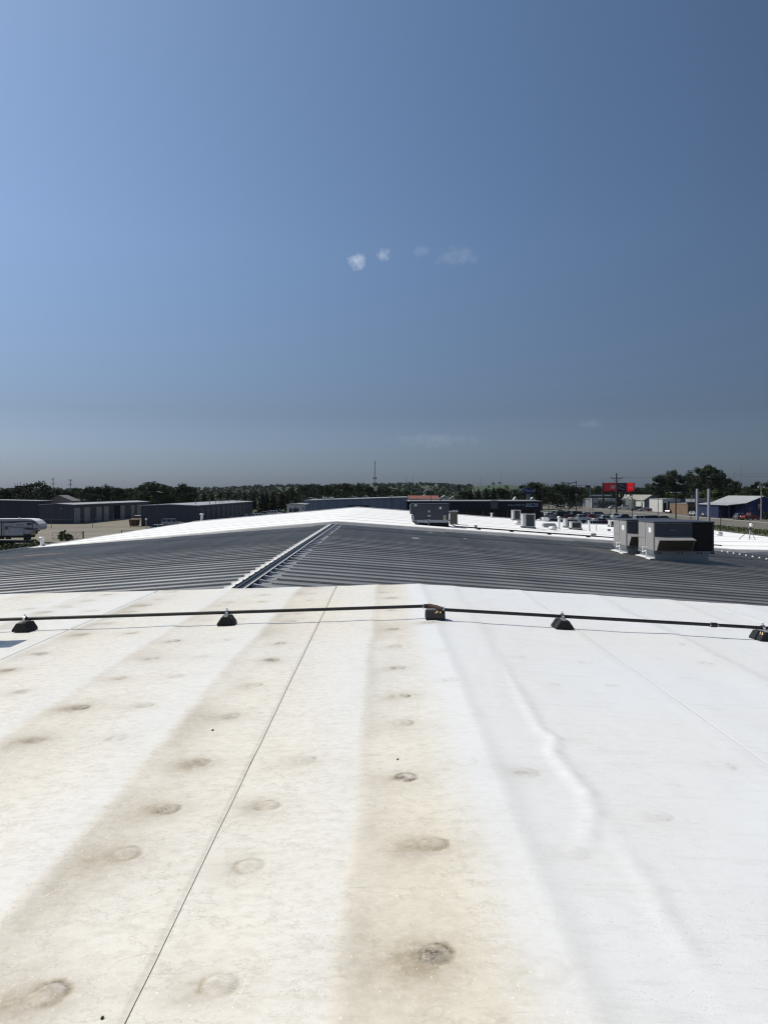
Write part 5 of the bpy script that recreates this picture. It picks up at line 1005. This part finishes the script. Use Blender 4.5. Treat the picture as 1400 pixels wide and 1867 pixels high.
for a, b in ((96, 109), (124.5, 138.5), (139.5, 151)): k = MB(); k.tube((ax(a, YQ), YQ, za), (ax(b, YQ), YQ, zt), .022, n=5); part('brace', k, FD, t)
t = thing('post_rail', 'short dark post and low rail just over the left white roof', 'fence', (ax(222, 118), 118, 0))
k = MB(); k.tube((ax(222, 118), 118, 0), (ax(222, 118), 118, az(967, 118)), .08, n=8); part('post', k, FD, t); k = MB(); k.tube((ax(222, 118), 118, az(967.5, 118)), (ax(262, 118), 118, az(967.5, 118)), .03, n=6); part('rail', k, FD, t)
YD = 172.; t = thing('dumpster', 'rust brown dumpster at the corner of the blue storage building', 'dumpster', (ax(258, YD), YD, 0))
xa, xb = ax(251.5, YD), ax(266, YD); k = MB(); k.hexa([(xa + .15, YD - 5.8, .15), (xb - .15, YD - 5.8, .15), (xb - .15, YD - 4, .15), (xa + .15, YD - 4, .15)], [(xa, YD - 6, 1.45), (xb, YD - 6, 1.45), (xb, YD - 4, 1.45), (xa, YD - 4, 1.45)]); part('bin', k, mat('rusty brown paint', (.13, .075, .035), .8, noise=.4, nscale=2), t)
for a, b in ((xa, (xa+xb)/2 - .02), ((xa+xb)/2 + .02, xb)): k = MB(); k.hexa([(a, YD - 6.05, 1.46), (b, YD - 6.05, 1.46), (b, YD - 4, 1.75), (a, YD - 4, 1.75)], [(a, YD - 6.05, 1.5), (b, YD - 6.05, 1.5), (b, YD - 4, 1.8), (a, YD - 4, 1.8)]); part('lid', k, mat('brown lid', (.09, .06, .035), .7), t)
k = MB()
for i in range(5): a = xa + (xb - xa)*(i + .5)/5; k.box(a - .05, a + .05, YD - 6.03, YD - 5.75, .3, 1.3)
part('ribs', k, mat('rusty brown paint', (.13, .075, .035)), t)
t = thing('stand_pipe', 'pale standpipe post with round head beside the brown dumpster', 'post', (ax(267, 140), 140, 0))
k = MB(); k.tube((ax(267, 140), 140, 0), (ax(267, 140), 140, az(948, 140)), .08, n=8); part('post', k, mat('pale bollard', (.34, .34, .33)), t); k = MB(); k.lathe((ax(267, 140), 140, az(948.5, 140)), [(.1, 0), (.2, .1), (.18, .25), (.05, .33)], 10); part('head', k, mat('white lamp housing', (.7, .7, .68)), t)

# ================================================================== poles
WOOD = mat('dark creosoted pole', (.030, .026, .022), .9, noise=.3, nscale=3); LMP = mat('pale lamp head', (.6, .6, .58), .4)
def util_pole(px, pt, Y, label, arms=((1.2, 1.3),), r=.16, m=None, braces=True):
    X = ax(px, Y); zt = az(pt, Y); t = thing('utility_pole', label, 'utility pole', (X, Y, 0), 'utility poles'); m = m or WOOD
    k = MB(); k.tube((X, Y, 0), (X, Y, zt), r * 1.25, r * .8, 10); part('pole', k, m, t)
    for d, w in arms:
        k = MB(); k.box(X - w, X + w, Y - .2, Y - .08, zt - d - .1, zt - d + .06); arm = part('crossarm', k, m, t)
        if braces:
            for s in (-1, 1): q = MB(); q.tube((X, Y - .1, zt - d - w * .75), (X + s * w * .7, Y - .14, zt - d), .035, n=5); part('brace', q, m, arm)
        for s in (-.92, -.45, .45, .92): q = MB(); q.lathe((X + s * w, Y - .14, zt - d + .06), [(.05, 0), (.09, .06), (.05, .14), (.07, .2), (.02, .24)], 6); part('insulator', q, m, arm)
    return X, Y, zt
U1 = util_pole(1123.5, 862.5, 225, 'tall utility pole with braced crossarm in front of the red billboard', ((1.5, 1.75),), .22)
U2 = util_pole(1050, 876.5, 300, 'utility pole with low crossarm left of the billboard', ((1.9, 1.9),))
U3 = util_pole(988, 880, 300, 'slim utility pole right of the blue oval sign', ((.9, .8),), .13)
U4 = util_pole(1288, 862, 262, 'tall plain utility pole behind the two steel posts', ((4.2, .1),), .13, None, False)
util_pole(97.5, 872, 300, 'taller of two poles with double arms among the left trees', ((.3, .7), (2.2, .7)), .17, GALV, False); util_pole(129, 873.5, 290, 'pole with double arms right of its taller neighbour on the left', ((.4, .7), (2.0, .7)), .16, GALV, False)
util_pole(427, 886, 520, 'distant crossarm pole above the conifers left of the middle', ((.7, 2.2),), .2); util_pole(449, 888, 560, 'small distant pole right of the crossarm pole over the conifers', ((1, .6),), .18)
X, Y = ax(1387, 200), 200.; t = thing('street_lamp_pole', 'pale wooden lamp pole before the bright blue building', 'lamp pole', (X, Y, 0))
k = MB(); k.tube((X, Y, 0), (X, Y, az(886.5, Y)), .19, .13, 9); part('pole', k, mat('pale grey pole', (.28, .26, .23), .9), t); k = MB(); k.tube((X - .75, Y, az(888, Y)), (X + .75, Y, az(887.3, Y)), .05, n=6); part('arm', k, GALV, t)
for s in (-.8, .7): k = MB(); k.lathe((X + s, Y, az(889, Y)), [(.12, 0), (.2, .06), (.16, .22), (.05, .27)], 8); part('lamp_head', k, LMP, t)
def lot_light(px, pt, Y, label, heads=((-.5, 0), (.5, 0)), r=.09, m=None, wide=0):
    X = ax(px, Y); zt = az(pt, Y); t = thing('lot_light', label, 'lamp pole', (X, Y, 0), 'parking lot lights'); m = m or BLK
    k = MB(); k.tube((X, Y, .6), (X, Y, zt), r, r * .75, 8); part('pole', k, m, t); k = MB(); k.lathe((X, Y, 0), [(.3, 0), (.3, .6), (.2, .65)], 10); part('footing', k, mat('pale kerb', (.32, .31, .28)), t)
    for dx, dz in heads:
        k = MB(); k.box(X + dx - .3, X + dx + .3, Y - .25, Y + .25, zt + dz - .02, zt + dz + .1); hd = part('lamp_head', k, LMP if wide == 2 else m, t)
        if dx: q = MB(); q.tube((X, Y, zt + dz * .5), (X + dx, Y, zt + dz), .045, n=6); part('arm', q, m, hd)
lot_light(289, 896.5, 150, 'black lot light beside the silver suv on the left', ((0, 0), (.55, -.15)), .1, None, 2)
lot_light(803, 881.8, 150, 'lot light with a wide flat bar of heads above the dealership roof', ((-1.1, 0), (-.4, 0), (.4, 0), (1.1, 0)), .1)
lot_light(785, 884.5, 165, 'shorter lot light just left of the one with the wide bar', ((-.5, 0), (.5, 0)), .07)
lot_light(1036.5, 880.3, 150, 'lot light with a wide bar of heads near the utility poles', ((-1.2, 0), (-.4, -.25), (.4, -.25), (1.2, 0)), .09)
for px, pt, Y, lb in ((564, 885, 175, 'thin black lot light standing before the left part of the warehouse'), (580, 889, 190, 'thin lot light second from left before the warehouse'), (713.5, 893, 130, 'lot light before the right end of the warehouse'), (1080, 895, 160, 'thin black lot light left of the tall utility pole'), (1113, 896, 170, 'thin lot light beside the billboard post'),
                      (1152, 895, 160, 'thin lot light below the right end of the billboard'), (1199, 889.5, 150, 'slim lot light before the gabled shop'), (1259, 892, 150, 'slim lot light left of the two steel posts'), (1313, 932, 122, 'short lamp post by the road right of the big units'), (528, 897, 230, 'faint thin lamp before the conifers')):
    lot_light(px, pt, Y, lb, ((-.35, 0), (.35, 0)) if px != 1313 else ((0, 0),), .065)
X = ax(1231.5, 160); lot_light(1231.5, 898, 160, 'stout black lot light with three white heads before the service garage', ((-.75, 0), (-.2, 0), (.75, -.05)), .15, None, 2)
for px, pt, Y, lb in ((1270.5, 892.5, 84, 'left of the two tall steel posts behind the nearer rooftop unit'), (1291.5, 892.5, 84, 'right of the two tall steel posts behind the nearer rooftop unit')):
    X = ax(px, Y); t = thing('steel_post', lb, 'post', (X, Y, 0), 'paired tall steel posts'); k = MB(); k.tube((X, Y, .1), (X, Y, az(pt, Y)), .15, n=16); part('post', k, mat('bare galvanised tube', (.40, .42, .46), .45, .3), t, True)
    k = MB(); k.lathe((X, Y, az(pt, Y)), [(.16, 0), (.16, .03), (.1, .07), (.02, .08)], 14); part('end_cap', k, GALV, t); k = MB(); k.lathe((X, Y, 0), [(.4, 0), (.4, .12), (.2, .16)], 12); part('footing', k, mat('pale kerb', (.32, .31, .28)), t)
# masts on the skyline
Yt = 700.; X = ax(683.5, Yt); zt = az(840, Yt); t = thing('lattice_mast', 'tall slender lattice mast rising above the tree line in the middle', 'radio mast', (X, Yt, 0))
k = MB(); w0 = 1.1
for sx, sy in ((-1, -1), (1, -1), (0, 1)): k.tube((X + sx*w0, Yt + sy*w0, 0), (X + sx*.22, Yt + sy*.22, zt), .14, .1, 4)
part('legs', k, mat('mast steel', (.09, .09, .10), .6), t); k = MB(); n = 16
for i in range(n):
    a, b = i/n, (i+1)/n; wa, wb = w0 + (.22-w0)*a, w0 + (.22-w0)*b; s = 1 if i % 2 else -1; k.tube((X + s*wa, Yt - wa, zt*a), (X - s*wb, Yt - wb, zt*b), .07, n=3); k.tube((X - wb, Yt - wb, zt*b), (X + wb, Yt - wb, zt*b), .07, n=3)
part('lacing', k, mat('mast steel', (.09, .09, .10)), t); k = MB()
for z_ in (az(872.5, Yt), az(874, Yt)):
    for s in (-1, 1): k.lathe((X + s*1.0, Yt - .6, z_), [(.3, 0), (.5, .3), (.5, 1.2), (.2, 1.5)], 8)
part('antenna_drum', k, mat('mast steel', (.09, .09, .10)), t)
for px, pt, Yq, lb in ((613, 877.5, 900, 'thin distant mast left of the lattice mast'), (740, 870, 1500, 'faint mast on the wooded ridge right of the lattice mast'), (753, 866, 1500, 'taller faint mast on the wooded ridge'), (877, 870, 1700, 'faint mast left of the grassy hill top'), (912.5, 857, 1700, 'tallest faint mast over the grassy hill'), (1338, 860, 900, 'shorter thin mast above the right woods'), (1350, 851, 900, 'taller thin mast above the right woods')):
    X = ax(px, Yq); t = thing('radio_mast', lb, 'radio mast', (X, Yq, 0), 'thin masts on the skyline'); k = MB(); k.tube((X, Yq, 0), (X, Yq, az(pt, Yq)), .28 * Yq / 900, .12 * Yq / 900, 5); part('mast', k, mat('pale mast steel', (.16, .17, .19), .6), t); k = MB(); k.tube((X - .6, Yq, az(pt + 3, Yq)), (X + .6, Yq, az(pt + 3, Yq)), .2, n=4); part('antenna', k, mat('pale mast steel', (.16, .17, .19)), t)
def wire(a, b, sag, label):
    k = MB(); a = Vector(a); b = Vector(b); n = 10; pts = [a.lerp(b, i/n) - Vector((0, 0, sag*4*(i/n)*(1-i/n))) for i in range(n+1)]
    for p_, q_ in zip(pts, pts[1:]): k.tube(p_, q_, .025, n=4, caps=False)
    solo('overhead_wire', k, BLK, label, 'wire', tuple(a), 'overhead wires')
for s in (-1, 1): wire((U1[0] + s*1.6, U1[1], U1[2] - 1.2), (U2[0] + s*1.7, U2[1], U2[2] - 1.6), 1.2, ('left' if s < 0 else 'right') + ' wire from the billboard pole to the pole on its left')
for s in (-1, 1): wire((U1[0] + s*1.6, U1[1], U1[2] - 1.2), (104 + s, 110, 14 + s * .8), 1.5, ('upper' if s > 0 else 'lower') + ' wire from the billboard pole leaving at the right edge')

# ================================================================== hills and trees
SK = [(-400, 892), (200, 893.5), (350, 892.5), (420, 890.5), (470, 887.5), (530, 886), (600, 886), (660, 884.5), (710, 884), (760, 882.5), (800, 884.5), (850, 887), (885, 884.5), (912, 882.5), (935, 883.5), (965, 888), (1010, 892), (1100, 892), (1800, 891)]
def sky_y(px): return float(np.interp(px, [a for a, b in SK], [b for a, b in SK]))
def hill_z(x, y):
    px = VX + x / y * F; D = 1700.; top = max(0, (VY - sky_y(px) - 1.2)) * D / F + H
    t = (y - 750) / (D - 750); 
    f = 0 if t < 0 else (t*t*(3-2*t) if t < 1 else 1 - .25 * (t - 1))
    return -1 + (top + 1) * f
xs = np.linspace(-1, 1, 90); ys = np.concatenate([np.linspace(700, 1800, 26), np.linspace(1900, 3200, 6)])
k = MB(); vs = []
for y in ys:
    for x in xs: X = x * y * .95; vs.append((X, y, hill_z(X, y)))
nx = len(xs); k.add(vs, [(j*nx+i, j*nx+i+1, (j+1)*nx+i+1, (j+1)*nx+i) for j in range(len(ys)-1) for i in range(nx-1)])
solo('hills', k, mat('hill pasture', (.042, .066, .024), .95, col2=(.022, .040, .015), nscale=.012), None, None, kind='structure', smooth=True)
def leaf_mat(name, c, c2):
    m = bpy.data.materials.new(name); m.use_nodes = True; nt = m.node_tree; b = nt.nodes['Principled BSDF']; b.inputs['Roughness'].default_value = .7; b.inputs['Specular IOR Level'].default_value = .2
    oi = nt.nodes.new('ShaderNodeObjectInfo'); at = nt.nodes.new('ShaderNodeAttribute'); at.attribute_name = 'clump'
    ad = nt.nodes.new('ShaderNodeMath'); ad.operation = 'MULTIPLY_ADD'; nt.links.new(oi.outputs['Random'], ad.inputs[0]); ad.inputs[1].default_value = .45
    nt.links.new(at.outputs['Fac'], ad.inputs[2])
    mx = nt.nodes.new('ShaderNodeMix'); mx.data_type = 'RGBA'; nt.links.new(ad.outputs[0], mx.inputs[0]); mx.inputs[6].default_value = (*c, 1); mx.inputs[7].default_value = (*c2, 1)
    nt.links.new(mx.outputs[2], b.inputs['Base Color']); return m
LEAF = leaf_mat('broadleaf foliage', (.013, .022, .008), (.030, .047, .013)); NEED = leaf_mat('conifer needles', (.008, .015, .008), (.016, .026, .011)); LITE = leaf_mat('light green foliage', (.045, .065, .015), (.085, .11, .027))
WOODM = leaf_mat('far wood foliage', (.016, .028, .013), (.026, .041, .018))
BARK = mat('tree bark', (.05, .04, .03), .9)
def cards(name, P, S, V, m):          # randomly turned leaf-spray quads at points P of half-size S
    n = len(P); a = rng.normal(size=(n, 3)); a /= np.linalg.norm(a, axis=1)[:, None]; b = rng.normal(size=(n, 3)); b -= (b*a).sum(1)[:, None]*a; b /= np.linalg.norm(b, axis=1)[:, None]
    a *= S[:, None]; b *= (S * rng.uniform(.5, .9, n))[:, None]
    co = np.stack([P - a - b*.4, P + b*.9 - a*.1, P + a + b*.1, P - b], 1).reshape(-1, 3)
    me = bpy.data.meshes.new(name); me.vertices.add(4*n); me.vertices.foreach_set('co', co.astype(np.float32).ravel()); me.loops.add(4*n); me.loops.foreach_set('vertex_index', np.arange(4*n, dtype=np.int32))
    me.polygons.add(n); me.polygons.foreach_set('loop_start', np.arange(0, 4*n, 4, dtype=np.int32)); me.update(calc_edges=True)
    at = me.attributes.new('clump', 'FLOAT', 'POINT'); at.data.foreach_set('value', np.repeat(V, 4).astype(np.float32)); me.materials.append(m); return me
def broad_crown(seed, n, wid, leaf, m, nb=26, base=.16, br0=1.):
    r = np.random.default_rng(seed); P = []; V = []
    for i in range(nb):
        t = r.random(); zc = base + .1 + (.84 - base) * t; env = math.sin(math.pi * min(.97, .2 + .76 * t))**.7 * wid * .5
        an = r.random() * 6.283; rr = env * math.sqrt(r.random()) * .85; c = np.array([math.cos(an)*rr, math.sin(an)*rr, zc]); br = br0 * (.085 + .09 * r.random()) * (1.15 - .3*t) * (wid/.8)**.5
        d = r.normal(size=(n // nb, 3)); d /= np.linalg.norm(d, axis=1)[:, None]; q = c + d * br * (r.random((len(d), 1))**.4) * np.array([1.1, 1.1, .85]); P.append(q); V.append(np.full(len(d), r.random()*.55))
    P = np.concatenate(P); V = np.concatenate(V); return cards('crown', P, rng.uniform(.6, 1.2, len(P)) * leaf, V, m)
def cone_crown(seed, n, wid, leaf, m):
    r = np.random.default_rng(seed); t = r.random(n)**.7; t = 1 - t*.94; tier = .80 + .2*np.sin(t*42 + r.random()*6); rad = (1 - t)**.85 * wid * .5 * tier; an = r.random(n)*6.283; rr = rad * r.random(n)**.45
    P = np.stack([np.cos(an)*rr, np.sin(an)*rr, .05 + t*.95 - rr*.25], 1); V = (np.sin(an*3 + seed) * .25 + .25); return cards('crown', P, rng.uniform(.6, 1.2, n) * leaf * (1.15 - .6*t), V, m)
def trunk_mesh(h, r0, limbs, seed):
    k = MB(); q = random.Random(seed); k.tube((0, 0, -.01), (q.uniform(-.01, .01), 0, h*.5), r0, r0*.75, 8); k.tube((0, 0, h*.48), (q.uniform(-.03, .03), q.uniform(-.03, .03), h), r0*.75, r0*.35, 8)
    for i in range(limbs): a = q.random()*6.283; z = h*(.4 + .45*q.random()); l = .14 + .12*q.random(); k.tube((0, 0, z), (math.cos(a)*l, math.sin(a)*l, z + l*.9), r0*.4, r0*.12, 6)
    return k.mesh('trunk', BARK)
TP = {}
for i, (w, nb) in enumerate(((.85, 26), (1.05, 32), (.72, 22), (.95, 30), (1.2, 34))): TP['b%d' % i] = (broad_crown(10+i, 3600, w, .026, LEAF, nb), trunk_mesh(.62, .024, 7, i))
for i in range(3): TP['c%d' % i] = (cone_crown(40+i, 2600, .42 + .07*i, .026, NEED), trunk_mesh(.85, .02, 0, i))
for i in range(2): TP['w%d' % i] = (broad_crown(60+i, 8500, .95 + .15*i, .020, LEAF, 60, .08, .62), trunk_mesh(.72, .026, 10, 9+i))
for i in range(3): TP['s%d' % i] = (broad_crown(70+i, 2200, 1.5, .035, LITE if i == 1 else LEAF, 18, .0), trunk_mesh(.45, .02, 6, 20+i))
tree_rng = random.Random(11)
def tree(kind, px, pt, Y, label, name='broadleaf_tree', cat='tree', group=None, squash=1.):
    X = ax(px, Y); h = az(pt, Y) + .0; t = thing(name, label, cat, (X, Y, 0), group, tree_rng.random()*6.28, h * 1.0); t.scale = (h*squash, h*squash, h)
    cr_, tr = TP[kind]
    for nm, me in (('crown', cr_), ('trunk', tr)): o = link(bpy.data.objects.new(nm, me)); o.parent = t
ORD = ['first', 'second', 'third', 'fourth', 'fifth', 'sixth', 'seventh', 'eighth', 'ninth', 'tenth', 'eleventh', 'twelfth', 'thirteenth', 'fourteenth', 'fifteenth', 'sixteenth', 'seventeenth', 'eighteenth', 'nineteenth', 'twentieth', 'twenty-first', 'twenty-second', 'twenty-third', 'twenty-fourth']
GL = 'broadleaf trees behind the storage buildings'
L1 = [(-12, 890, 255), (8, 890.5, 260), (26, 888.5, 265), (66, 878.5, 262), (84, 886, 280), (104, 890.5, 300), (122, 892, 285), (142, 889.5, 310), (161, 887, 285), (178, 889, 300), (197, 884.5, 300), (216, 888.5, 290), (236, 891, 330), (252, 890, 310), (270, 881, 290), (286, 879.5, 285), (303, 883, 300), (318, 888, 320), (331, 882, 285), (345, 888.5, 300)]
for i, (px, pt, Y) in enumerate(L1):
    lb = {3: 'tallest dark round tree at far left behind the storage buildings', 14: 'left half of the big twin-domed tree behind the dark blue building', 15: 'right half of the big twin-domed tree behind the dark blue building', 18: 'dark tree just right of the big twin-domed pair'}.get(i, 'broadleaf tree behind the storage buildings, %s from the left' % ORD[i])
    tree('b%d' % (i*2 % 5), px, pt, Y, lb, group=GL, squash=1.15 if i in (3, 14, 15) else 1.)
GM = 'conifers behind the blue storage building'
for i, px in enumerate((356, 372, 387, 402, 416, 431, 447, 463, 478, 486, 498, 513, 524)):
    tree('c%d' % (i % 3), px, (898.5, 896, 899, 897.5, 896, 899, 898, 897, 897.5, 896, 894.5, 897, 899)[i], 275 + 9*(i % 4) - (30 if i in (8, 10) else 0), 'conifer in the dark row left of the middle, %s from the left' % ORD[i], 'conifer', group=GM, squash=1.5 if i in (8, 9, 10, 11) else 1.1)
GN = 'broadleaf trees in the middle distance'
L2 = [(532, 888, 420), (548, 886.5, 430), (562, 884.5, 420), (580, 885, 440), (598, 885.5, 430), (612, 883.5, 440), (628, 882.5, 430), (645, 886, 450), (660, 883, 440), (672, 885.5, 430), (694, 887, 450), (706, 891, 430), (722, 892, 420), (738, 894, 420), (515, 901, 330), (540, 905, 300)]
for i, (px, pt, Y) in enumerate(L2): tree('b%d' % (i*3 % 5), px, pt, Y, 'middle-distance broadleaf tree beyond the warehouse, %s in order' % ORD[i], group=GN)
GO = 'dark trees behind the dealership'
for i, (px, pt, Y) in enumerate(((752, 899, 330), (766, 897, 360), (845, 894, 300), (858, 890, 300), (872, 889, 290), (886, 889.5, 295), (899, 886.5, 290), (913, 888.5, 300), (926, 893, 310), (938, 890, 330))):
    tree(('c2', 'c1', 'b2', 'c2', 'c1')[i % 5], px, pt, Y, 'dark tree over the dealership roof, %s from the left' % ORD[i], 'dark_tree', group=GO, squash=1.25)
GP = 'trees right of the blue oval sign'
for i, (px, pt, Y) in enumerate(((955, 884, 320), (972, 878, 325), (986, 880, 330), (1000, 888, 340), (1014, 884, 350), (1028, 882, 360), (1044, 885, 360), (1060, 889, 380), (1076, 890, 430), (1090, 887, 430), (1102, 886.5, 440), (1120, 891, 430), (1140, 893, 420), (1160, 890, 400))):
    tree('b%d' % (i*2 % 5), px, pt, Y, 'broadleaf tree between the oval sign and the billboard, %s from the left' % ORD[i] if i < 11 else 'tree behind the billboard and shops, %s along' % ORD[i], group=GP)
GQ = 'tall cottonwoods behind the shops on the right'
for i, (px, pt, Y) in enumerate(((1180, 888, 400), (1202, 864, 390), (1224, 857, 385), (1246, 866, 390), (1268, 853, 380), (1287, 846.5, 375), (1304, 855, 370), (1324, 871, 380), (1342, 877, 360), (1362, 886, 350), (1382, 878, 345), (1402, 874, 340), (1422, 872, 340))):
    tree('w%d' % (i % 2), px, pt, Y, {5: 'tallest of the big cottonwoods, behind the two steel posts', 2: 'tall cottonwood peak above the service garage'}.get(i, 'big dark cottonwood behind the right-hand shops, %s from the left' % ORD[i]), 'cottonwood', group=GQ, squash=.9)
GR_ = 'lower leafy trees before the cottonwoods'
for i, (px, pt, Y) in enumerate(((1190, 896, 350), (1215, 897, 340), (1240, 898, 330), (1262, 897, 320), (1285, 893, 315), (1306, 891, 310), (1322, 894, 305), (1340, 899, 285), (1356, 896, 290), (1372, 890, 300), (1390, 888, 300), (1410, 890, 290))):
    tree('s%d' % (1 if i in (7, 5) else (i % 3)), px, pt, Y, 'light green bushy tree left of the blue building roof' if i == 7 else 'low leafy tree under the cottonwoods, %s from the left' % ORD[i], 'leafy_tree', group=GR_, squash=.85)
x_, y_ = ax(1403, 196), 196.; t = thing('shrub', 'dark shrub at the right edge beside the pale lamp pole', 'shrub', (x_, y_, 0)); t.scale = (3.2, 3.2, 3.4)
for nm, me in (('crown', TP['s0'][0]), ('trunk', TP['s0'][1])): o = link(bpy.data.objects.new(nm, me)); o.parent = t
for i, (px, Y, s) in enumerate(((112, 118, 1.3), (120, 119, 1.6), (126, 117, 1.1), (130, 119, .9), (62, 104, 1.1))):
    t = thing('scrub_bush', ('scrubby bush left of the gate post', 'largest scrubby bush at the gate post', 'scrubby bush right of the gate post', 'smallest scrubby bush inside the gate', 'scrubby weed clump by the flatbed trailer')[i], 'bush', (ax(px, Y), Y, 0), 'scrub by the yard gate', i * 1.3); t.scale = (s, s, s)
    for nm, me in (('crown', TP['s%d' % (i % 3)][0]), ('trunk', TP['s%d' % (i % 3)][1])): o = link(bpy.data.objects.new(nm, me)); o.parent = t
# woods covering the far slopes
P = []; V = []
r = np.random.default_rng(5)
for i in range(2600):
    y = 560 + 1150 * r.random()**.8; px = -60 + 1540 * r.random(); X = (px - VX) / F * y
    if 862 < px < 975 and y > 1050 and r.random() < .93: continue
    if y > 1000 and r.random() < .35 and math.sin(px * .05 + y * .01) > .3: continue
    z0 = max(0, hill_z(X, y)) if y > 700 else 0; hh = 5 + 5 * r.random(); hh *= .7 if y > 1300 else 1
    n = 26; d = r.normal(size=(n, 3)); d /= np.linalg.norm(d, axis=1)[:, None]; q = np.array([X, y, z0 + hh*.55]) + d * np.array([hh*.55, hh*.55, hh*.48]) * r.random((n, 1))**.35; P.append(q); V.append(np.full(n, r.random()))
P = np.concatenate(P); V = np.concatenate(V); me = cards('far_woods', P, r.uniform(.9, 1.9, len(P)), V * .8, WOODM)
ob = link(bpy.data.objects.new('far_woods', me)); tag(ob, 'far wooded slopes along the horizon', 'woods', kind='stuff')
P = []; V = []                     # the undergrowth and farther trees that close the tree line
for i in range(900):
    px = -60 + 1520 * r.random(); y = 335 + 190 * r.random(); X = (px - VX) / F * y
    if 85 < X < 100: continue
    hh = 3.5 + 3.6 * r.random(); n = 40; d = r.normal(size=(n, 3)); d /= np.linalg.norm(d, axis=1)[:, None]; q = np.array([X, y, hh*.5]) + d * np.array([hh*.6, hh*.6, hh*.48]) * r.random((n, 1))**.35; P.append(q); V.append(np.full(n, r.random()*.7))
P = np.concatenate(P); V = np.concatenate(V); me = cards('hedgerow_thicket', P, r.uniform(.3, .62, len(P)), V, LEAF)
ob = link(bpy.data.objects.new('hedgerow_thicket', me)); tag(ob, 'dense thicket filling the gaps under the tree line', 'thicket', kind='stuff')
# rough grass tufts in the near verges
P = r.random((26000, 3)); 
P1 = np.stack([-82 + 42*P[:9000, 0], 97 + 10.5*P[:9000, 1], .1 + .25*P[:9000, 2]], 1); P2 = np.stack([66 + 9.6*P[9000:, 0], 60 + 240*P[9000:, 1]**1.6, .08 + .12*P[9000:, 2]], 1); P = np.concatenate([P1, P2])
me = cards('verge_grass', P, r.uniform(.07, .16, len(P)), r.random(len(P)), LEAF); ob = link(bpy.data.objects.new('verge_grass', me)); tag(ob, 'rough grass on the verges beside yard and road', 'grass', kind='stuff')

# ================================================================== summer haze
k = MB(); k.box(-2600, 2600, -120, 3400, -2, 110)
hz = bpy.data.materials.new('summer haze'); hz.use_nodes = True; hz.node_tree.nodes.clear()
ho = hz.node_tree.nodes.new('ShaderNodeOutputMaterial'); hv = hz.node_tree.nodes.new('ShaderNodeVolumePrincipled')
hv.inputs['Color'].default_value = (.80, .87, .95, 1); hv.inputs['Density'].default_value = .000032; hv.inputs['Anisotropy'].default_value = .2
hz.node_tree.links.new(hv.outputs[0], ho.inputs['Volume'])
solo('haze', k, hz, 'thin bluish summer haze over the far slopes', 'haze', kind='stuff')
